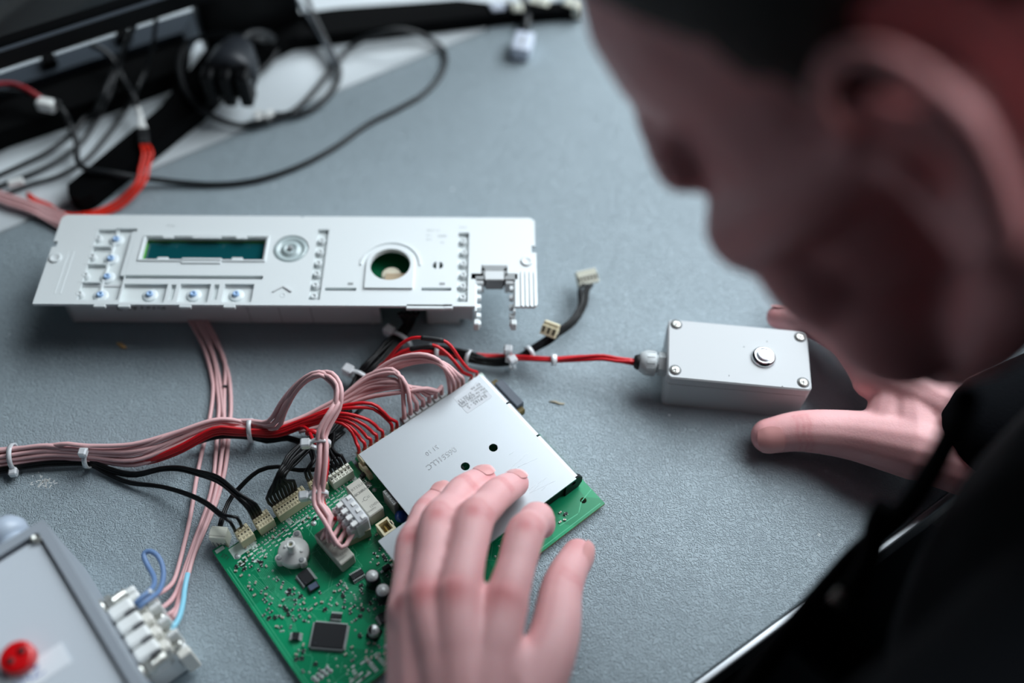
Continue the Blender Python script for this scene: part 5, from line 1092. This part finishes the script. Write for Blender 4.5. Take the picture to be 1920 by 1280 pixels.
# ---- left hand over the aluminium cover
def hand(mcp, fingers, frads, thumb, trads, wrist, elbow, wr, extra=()):
    b_ = Blob()
    for c, F_, r_ in zip(mcp, fingers, frads):
        red_pts.append((F_[0] + Vector((0, 0, r_[1])), 4.5))
        m01, m12 = c.lerp(F_[0], .5), F_[0].lerp(F_[1], .5)
        b_.limb([c, m01, F_[0], m12, F_[1], F_[2]], [r_[0], (r_[0] + r_[1]) * .475, r_[1] * 1.07, (r_[1] + r_[2]) * .48, r_[2] * 1.03, r_[3]], 2.5)
        b_.limb([wrist.lerp(c, .12), wrist.lerp(c, .6) + Vector((0, 0, 3)), c], [wr * .62, r_[0] * 1.12, r_[0] * 1.05])
        red_pts.append((c + Vector((0, 0, r_[0])), 8.5 if c is not mcp[3] else 5)); red_pts.append((F_[-1], 8))
    for a, c in zip(mcp, mcp[1:]): b_.limb([wrist.lerp(a, .75), wrist.lerp(c, .75)], [10, 10]); b_.limb([a - (a - wrist).normalized() * 5 - Vector((0, 0, 2)), c - (c - wrist).normalized() * 5 - Vector((0, 0, 2))], [7, 7])
    b_.limb(thumb, trads); red_pts.append((thumb[-1], 9)); red_pts.append((thumb[-2], 8))
    for a, c, r0, r1 in extra: b_.limb([a, c], [r0, r1])
    b_.limb([wrist.lerp(mcp[1], .3), wrist, wrist.lerp(elbow, .5), elbow], [wr * .62, wr * .74, wr * 1.25, wr * 1.45])
    b_.limb([wrist.lerp(mcp[3], .25), wrist + (mcp[3] - mcp[0]) * .16, wrist.lerp(elbow, .4)], [wr * .6, wr * .7, wr]); b_.limb([wrist.lerp(mcp[0], .25), wrist + (mcp[0] - mcp[3]) * .16, wrist.lerp(elbow, .4)], [wr * .6, wr * .7, wr])
    return b_
LM = J((948, 1128, 58), (858, 1118, 61), (800, 1122, 56), (760, 1145, 47))
LF = [J((985, 1000, 50), (1007, 972, 40), (1016, 984, 27)), J((890, 974, 50), (934, 926, 37), (967, 906, 25.5)), J((822, 978, 47), (868, 920, 34), (906, 897, 25)), J((772, 1020, 38), (798, 960, 31), (828, 926, 24.5))]
LR = [[9.6, 8.6, 8.0, 6.8], [9.8, 8.8, 8.0, 6.8], [9.2, 8.3, 7.6, 6.6], [8.2, 7.2, 6.6, 5.8]]
LW = px(876, 1430, 57); LE = Vector((43, -141, 20))
LT = J((975, 1330, 52), (1035, 1205, 48), (1054, 1100, 39), (1083, 1040, 30)); LTR = [15, 11.5, 9.6, 7.8]
lh = hand(LM, LF, LR, LT, LTR, LW, LE, 25, [(LW.lerp(LM[0], .45), LT[1].lerp(LT[0], .3), 13, 11), (LT[0], LM[0].lerp(LW, .3), 14, 11), (LM[3] + Vector((0, 0, -3)), px(790, 1330, 46), 9, 15), (px(790, 1330, 46), LW, 15, 15), (LM[3].lerp(LM[2], .5), px(800, 1340, 50), 9, 14)])
# ---- right hand holding the grey button box
RM = J((1642, 708, 30), (1682, 684, 31), (1722, 668, 28), (1762, 660, 22))
RF = [J((1590, 640, 33), (1522, 604, 27), (1460, 594, 20)), J((1622, 612, 30), (1552, 580, 22), (1495, 572, 14)), J((1672, 597, 26), (1602, 563, 18), (1548, 556, 12)), J((1722, 602, 20), (1672, 577, 14), (1628, 566, 9))]
RRd = [[12, 9.4, 8.6, 7.0], [12, 9.4, 8.6, 7.2], [11, 8.8, 8.0, 6.8], [9.5, 7.8, 7.0, 6.0]]
RW = px(1850, 812, 33); RE = Vector((460, 322, 84))
RT = J((1715, 838, 26), (1594, 815, 19), (1503, 808, 15.5), (1441, 817, 11)); RTR = [17, 13, 11, 9.4]
rh = hand(RM, RF, RRd, RT, RTR, RW, RE, 25, [(RT[0], RM[0].lerp(RW, .35), 16, 13), (RT[0].lerp(RT[1], .5), RM[0].lerp(RW, .18), 12, 11), (RT[0], RW + Vector((-8, -14, -8)), 16, 17)])
# ---- head (local axes: F forwards, L to his left, U up; origin between the ears)
HF, HL, HU = Vector((-.4434, .1723, -.8796)), Vector((-.5923, -.7928, .1433)), Vector((-.6727, .5846, .4536))
HO = Vector((136.6, 238.8, 285.4))
HR = Matrix((HF, HL, HU)).transposed()
def hp(f, l, u): return HO + HF * f + HL * l + HU * u
hd = Blob()
hd.ell(hp(5, 0, 60), (97, 74, 74), HR, 28); hd.ell(hp(84, 0, 44), (20, 44, 22), HR, 18); hd.ell(hp(48, 0, -8), (46, 57, 58), HR, 24); hd.ell(hp(30, 0, 20), (66, 66, 60), HR, 24)
for s_ in (1, -1):
    hd.limb([hp(72, s_ * 9, -76), hp(40, s_ * 36, -66), hp(6, s_ * 52, -48)], [15, 14, 15]); hd.limb([hp(6, s_ * 52, -48), hp(-2, s_ * 62, 0)], [15, 14])
    hd.limb([hp(76, s_ * 42, 0), hp(40, s_ * 59, 2), hp(8, s_ * 66, 4)], [17, 13, 10]); hd.limb([hp(95, s_ * 8, 34), hp(90, s_ * 28, 38), hp(78, s_ * 46, 30)], [10, 11, 11]); hd.ell(hp(70, s_ * 38, -24), (20, 20, 26), HR, 14)
    hd.ell(hp(102, s_ * 10, -12), (9, 7, 7), HR, 12); hd.ell(hp(86, s_ * 20, -26), (17, 17, 17), HR, 14); hd.ell(hp(62, s_ * 38, -50), (22, 20, 24), HR, 14)
    # ear: rim, inner ridge and lobe round a sunken bowl
    rim = [hp(8, s_ * 70, -4), hp(9, s_ * 76, 14), hp(0, s_ * 80, 25), hp(-13, s_ * 84, 25), hp(-22, s_ * 86, 12), hp(-23, s_ * 85, -4), hp(-16, s_ * 81, -20), hp(-6, s_ * 76, -32), hp(2, s_ * 72, -30)]
    hd.limb(rim, [3.0, 3.2, 3.4, 3.4, 3.4, 3.4, 4, 6, 4.4], 3, 10); hd.limb([hp(-6, s_ * 82, 14), hp(-15, s_ * 85, 2), hp(-13, s_ * 82, -14), hp(-4, s_ * 77, -20)], [3, 3.4, 3.4, 3], 3, 10)
    hd.limb([hp(4, s_ * 70, -14), hp(3, s_ * 74, -5)], [4, 4]); hd.limb([hp(-10, s_ * 70, -2), hp(-22, s_ * 82, -2)], [7, 4])
hd.limb([hp(98, 0, 26), hp(108, 0, 8), hp(115, 0, -6)], [8, 8.5, 9]); hd.ell(hp(88, 0, -46), (20, 26, 20), HR, 16)
hd.limb([hp(94, -18, -44), hp(104, 0, -41), hp(94, 18, -44)], [4, 6, 4], 4, 10); hd.limb([hp(92, -16, -52), hp(102, 0, -53), hp(92, 16, -52)], [4, 6.5, 4], 4, 10)
hd.ell(hp(76, 0, -80), (19, 20, 15), HR, 14)
N1, N2 = hp(-18, 0, -30), hp(-48, 0, -118)
hd.limb([hp(-18, 0, 10), N1, N2, EN3(125, -120, 215)], [56, 54, 56, 66], 8, 24)
# ---- torso core and arms (mostly under the hoodie)
ch_, be_, hi_ = EN3(130, -112, 150), EN3(125, -185, -40), EN3(130, -235, -215)
SL, SR = EN3(-52, -112, 200), EN3(300, -110, 200)
to = Blob()
tor = Matrix.Rotation(ang, 3, 'Z')
to.ell(ch_, (138, 86, 118), tor, 28); to.ell(be_, (138, 84, 130), tor, 28); to.ell(hi_, (150, 100, 110), tor, 28)
to.limb([N2, EN3(125, -125, 200)], [58, 75], 8, 24); to.limb([SL, EN3(125, -115, 190), SR], [52, 74, 52], 10, 24)
to.limb([SL, SL.lerp(LE, .5), LE], [48, 44, 40], 10, 20); to.limb([SR, SR.lerp(RE, .5), RE], [48, 44, 40], 10, 20)
to.limb([LE, LE.lerp(LW, .5)], [38, 33], 10, 20); to.limb([RE, RE.lerp(RW, .5)], [38, 33], 10, 20)
body = MB(); root = EN3(130, -200, 0)
for bl, vx, sm_ in ((lh, 1.25, 5), (rh, 1.35, 5), (hd, 2.6, 4), (to, 7, 4)):
    v_, f_ = bl.remesh(vx, sm_); body.add([p - root for p in v_], f_, SKIN, None, True)
bo = body.build('person'); bo.location = root * S
tag(bo, 'man in a black hoodie bending over the bench, one hand on the aluminium cover', 'person')
Z = Vector((0, 0, 1)); creases = []
def crease(p, d, up, r, offs):
    d = d.normalized(); n_ = (up - d * up.dot(d)).normalized(); s_ = d.cross(n_)
    for o_ in offs:
        for k in range(-6, 7):
            a = k * .17; creases.append((p + d * (o_ + .6 * math.cos(k)) + (n_ * math.cos(a) + s_ * math.sin(a)) * r, 1.5))
for F_, r_ in zip(LF, LR): crease(F_[0], F_[1] - F_[0] + F_[0] - LM[0] * 0 - F_[0], Z + Vector((0, .3, 0)), r_[1], (-2.6, 0, 2.6)); crease(F_[1], F_[2] - F_[1], Z + Vector((0, .5, 0)), r_[2], (-1, 1.2))
crease(LT[2], LT[3] - LT[2], Vector((.8, .1, .6)), LTR[2], (-2.2, 0, 2.2)); crease(RT[2], RT[3] - RT[2], Vector((-.1, -.6, .8)), RTR[2], (-3.4, -.6, 2.6))
ca = bo.data.color_attributes.new('tint', 'FLOAT_COLOR', 'POINT'); buf = []
earc = [(hp(-8, s_ * 82, 6), 30) for s_ in (1, -1)]
cells = {}
for c, r in red_pts + earc + creases:
    g_ = (int(c.x // 60), int(c.y // 60), int(c.z // 60))
    for i in (-1, 0, 1):
        for j in (-1, 0, 1):
            for k in (-1, 0, 1): cells.setdefault((g_[0] + i, g_[1] + j, g_[2] + k), []).append((c, r))
for p in body.v:
    q = p + root; t = 0
    for c, r in cells.get((int(q.x // 60), int(q.y // 60), int(q.z // 60)), ()):
        d = (q - c).length / r
        if d < 2: t = max(t, math.exp(-d * d * 1.2) * (.75 if r > 3 else .42))
    hq = q - HO
    if hq.length < 135: t = max(t, .45)  # ruddy head colour, darker so that the face's shade is painted in
    buf += [t, t, t, 1]
ca.data.foreach_set('color', buf)
# nails
def nail(p, d, up, r, ln, k_=.72):
    d = d.normalized(); n_ = (up - d * up.dot(d)).normalized(); s_ = d.cross(n_); M_ = Matrix((s_, d, n_)).transposed().to_4x4(); M_.translation = p + n_ * (r * k_) - d * (r * .05) - root
    mb = MB(); vs = []; fs = []; N = 8
    for i in range(N + 1):
        for j in range(N + 1):
            u = -1 + 2 * i / N; v = -1 + 2 * j / N; k = max(abs(u), abs(v)) / max(1e-6, math.hypot(u, v)) if (u or v) else 1
            uu, vv = u * (k * .6 + .4), v * (k * .6 + .4); vs.append((uu * r * .78, vv * ln / 2, r * .30 * (1 - uu * uu) + .3 - 1.2 * max(0, v) ** 2))
    for i in range(N):
        for j in range(N): a = i * (N + 1) + j; fs.append((a, a + N + 1, a + N + 2, a + 1))
    mb.add(vs, fs, NAIL, M_, True); mb.build('fingernail', bo)
Z = Vector((0, 0, 1))
for F_, r_ in zip(LF, LR): nail(F_[-1], F_[-1] - F_[-2], Z + Vector((0, .5, 0)), r_[-1], 10.5)
nail(LT[-1], LT[-1] - LT[-2], Vector((.95, .1, .35)), LTR[-1], 12.5, .69)
for F_, r_ in zip(RF, RRd): nail(F_[-1], F_[-1] - F_[-2], Vector((-.2, .9, .4)), r_[-1], 10.5)
nail(RT[-1], RT[-1] - RT[-2], Vector((-.1, -.75, .75)), RTR[-1], 13.5, .82)
# eyes
for s_ in (1, -1):
    e = hp(78, s_ * 31, 20) - root; M_ = Matrix.Translation(e) @ HF.to_track_quat('Z', 'Y').to_matrix().to_4x4(); mb = MB()
    mb.lathe([(max(.05, 11.5 * math.sin(a)), -11.5 * math.cos(a)) for a in [math.pi * k / 10 for k in range(11)]], mat('eye_white', '#d8d2cc', .3), (0, 0, 0), 18, M_)
    mb.lathe([(5.5, 10.2), (5.2, 10.6), (2.4, 11.4)], mat('brown_iris', '#3a2416', .3), (0, 0, 0), 16, M_); mb.build('eye', bo)
# short hair, thicker on top, with sideburns
NU, NV = 120, 80
rnd = random.Random(2)
def hair_line(f, l):
    line = 96 if f > 60 else (30 + (f - 10) * 1.32 if f > 10 else (-8 + max(0, f + 2) * 3.2 if f > -6 else (30 if f > -30 else -30)))
    if 8 < f < 22 and abs(l) > 45: line = min(line, -4 + (f - 8) * 3)
    return line
hm = MB(); vs = []; fs = []
for i in range(NV + 1):
    for k in range(NU):
        th_ = math.pi * i / NV; ph = 2 * math.pi * k / NU; d = Vector((101.5 * math.sin(th_) * math.cos(ph), 79 * math.sin(th_) * math.sin(ph), 79.5 * math.cos(th_)))
        t = min(1, max(0, (5 + d.x, d.y, 60 + d.z)[2] - hair_line(5 + d.x, d.y) + 4) / 9); t = t * t * (3 - 2 * t)
        vs.append(tuple(Vector((5, 0, 60)) + d * (.88 + .12 * t + rnd.uniform(-.004, .004) * t)))
for i in range(NV):
    for k in range(NU): fs.append((i * NU + k, (i + 1) * NU + k, (i + 1) * NU + (k + 1) % NU, i * NU + (k + 1) % NU))
HM = Matrix.Translation(HO - root) @ HR.to_4x4(); hm.add(vs, fs, HAIR, HM, True); hm.build('hair', bo, 'short dark brown hair')
for s_ in (1, -1):
    mb = MB(); mb.tube([hp(105, s_ * 10, 38) - root, hp(101, s_ * 26, 43) - root, hp(88, s_ * 46, 36) - root], 2.6, HAIR, 8, rfun=lambda t: .6 + math.sin(math.pi * t) * .5); mb.build('eyebrow', bo)
# hoodie: torso, sleeves, collar and hood as one garment
hoo = Blob()
hoo.ell(ch_, (152, 100, 130), tor, 30); hoo.ell(be_, (154, 100, 140), tor, 30); hoo.ell(hi_ + Vector((0, 0, 20)), (164, 112, 90), tor, 30)
hoo.limb([SL, EN3(125, -125, 190), SR], [62, 82, 62], 10, 24); hoo.limb([SL, SL.lerp(LE, .5), LE, LE.lerp(LW, .5), LE.lerp(LW, .93)], [60, 55, 52, 46, 38], 8, 24)
hoo.limb([SR, SR.lerp(RE, .5), RE, RE.lerp(RW, .5), RE.lerp(RW, 1.0)], [60, 55, 48, 40, 29], 8, 24)
nb = N2.lerp(EN3(125, -125, 200), .45)
dv = (N2 - EN3(125, -135, 190)).normalized(); s1 = ED; s2 = dv.cross(s1)
hoo.limb([nb + (s1 * math.cos(a) + s2 * math.sin(a)) * 70 for a in [2 * math.pi * k / 16 for k in range(17)]], [17] * 17, 6, 14)
hoo.limb([nb - dv * 26 + (s1 * math.cos(a) + s2 * math.sin(a)) * 78 for a in [2 * math.pi * k / 16 for k in range(17)]], [26] * 17, 6, 14)
hb_ = nb - EN * 78 - Vector((0, 0, 18)); hoo.ell(hb_, (96, 48, 52), tor, 24)
v_, f_ = hoo.remesh(5.0, 5); g = MB(); g.add([p - root for p in v_], f_, HOOD, None, True); ho = g.build('hoodie', bo, 'black hooded sweatshirt')
leg_ = Blob()
for e in (55, 205):
    leg_.limb([EN3(e, -235, -205), EN3(e, -40, -205), EN3(e - 5, 175, -225)], [88, 78, 62], 10, 22); leg_.limb([EN3(e - 5, 175, -225), EN3(e - 5, 160, -440), EN3(e, 140, -655)], [62, 56, 46], 10, 20)
v_, f_ = leg_.remesh(7.0, 4); g = MB(); g.add([p - root for p in v_], f_, mat('dark_denim', '#0b0e13', .95, bump=(700, .2, .4), spec=.08), None, True); g.build('trousers', bo, 'dark trousers')
for e in (55, 205):
    sh = Blob(); sh.limb([EN3(e, 120, -712), EN3(e, 200, -716), EN3(e, 275, -722)], [38, 36, 26], 8, 18); v_, f_ = sh.remesh(6.0, 3); g = MB(); g.add([p - root for p in v_], f_, mat('black_shoe_leather', '#0a0a0b', .5), None, True); g.build('shoe', bo)
for L in ([(1812, 745, 205), (1795, 790, 190), (1748, 880, 165), (1692, 962, 140), (1605, 1040, 122), (1525, 1130, 108), (1445, 1230, 96), (1385, 1310, 88)], [(1660, 950, 150), (1642, 985, 142), (1632, 1045, 134), (1606, 1096, 128), (1585, 1114, 126)]):
    mb = MB(); mb.tube([p - root for p in catmull(J(*L), 5)], 4.2, CORD, 10); mb.build('drawstring', ho)
mb = MB(); a, b_ = px(1586, 1112, 126) - root, px(1568, 1134, 124) - root; mb.tube([a, a.lerp(b_, .5), b_], 3.6, mat('dull_metal_tip', '#6e6660', .4, .8), 10); mb.build('cord_tip', ho, 'dull metal cord tip')
# ------------------------------------------------------------------ lift everything so the floor is at z = 0
for o in list(SC.objects):
    if o.parent is None: o.location.z += TABLE
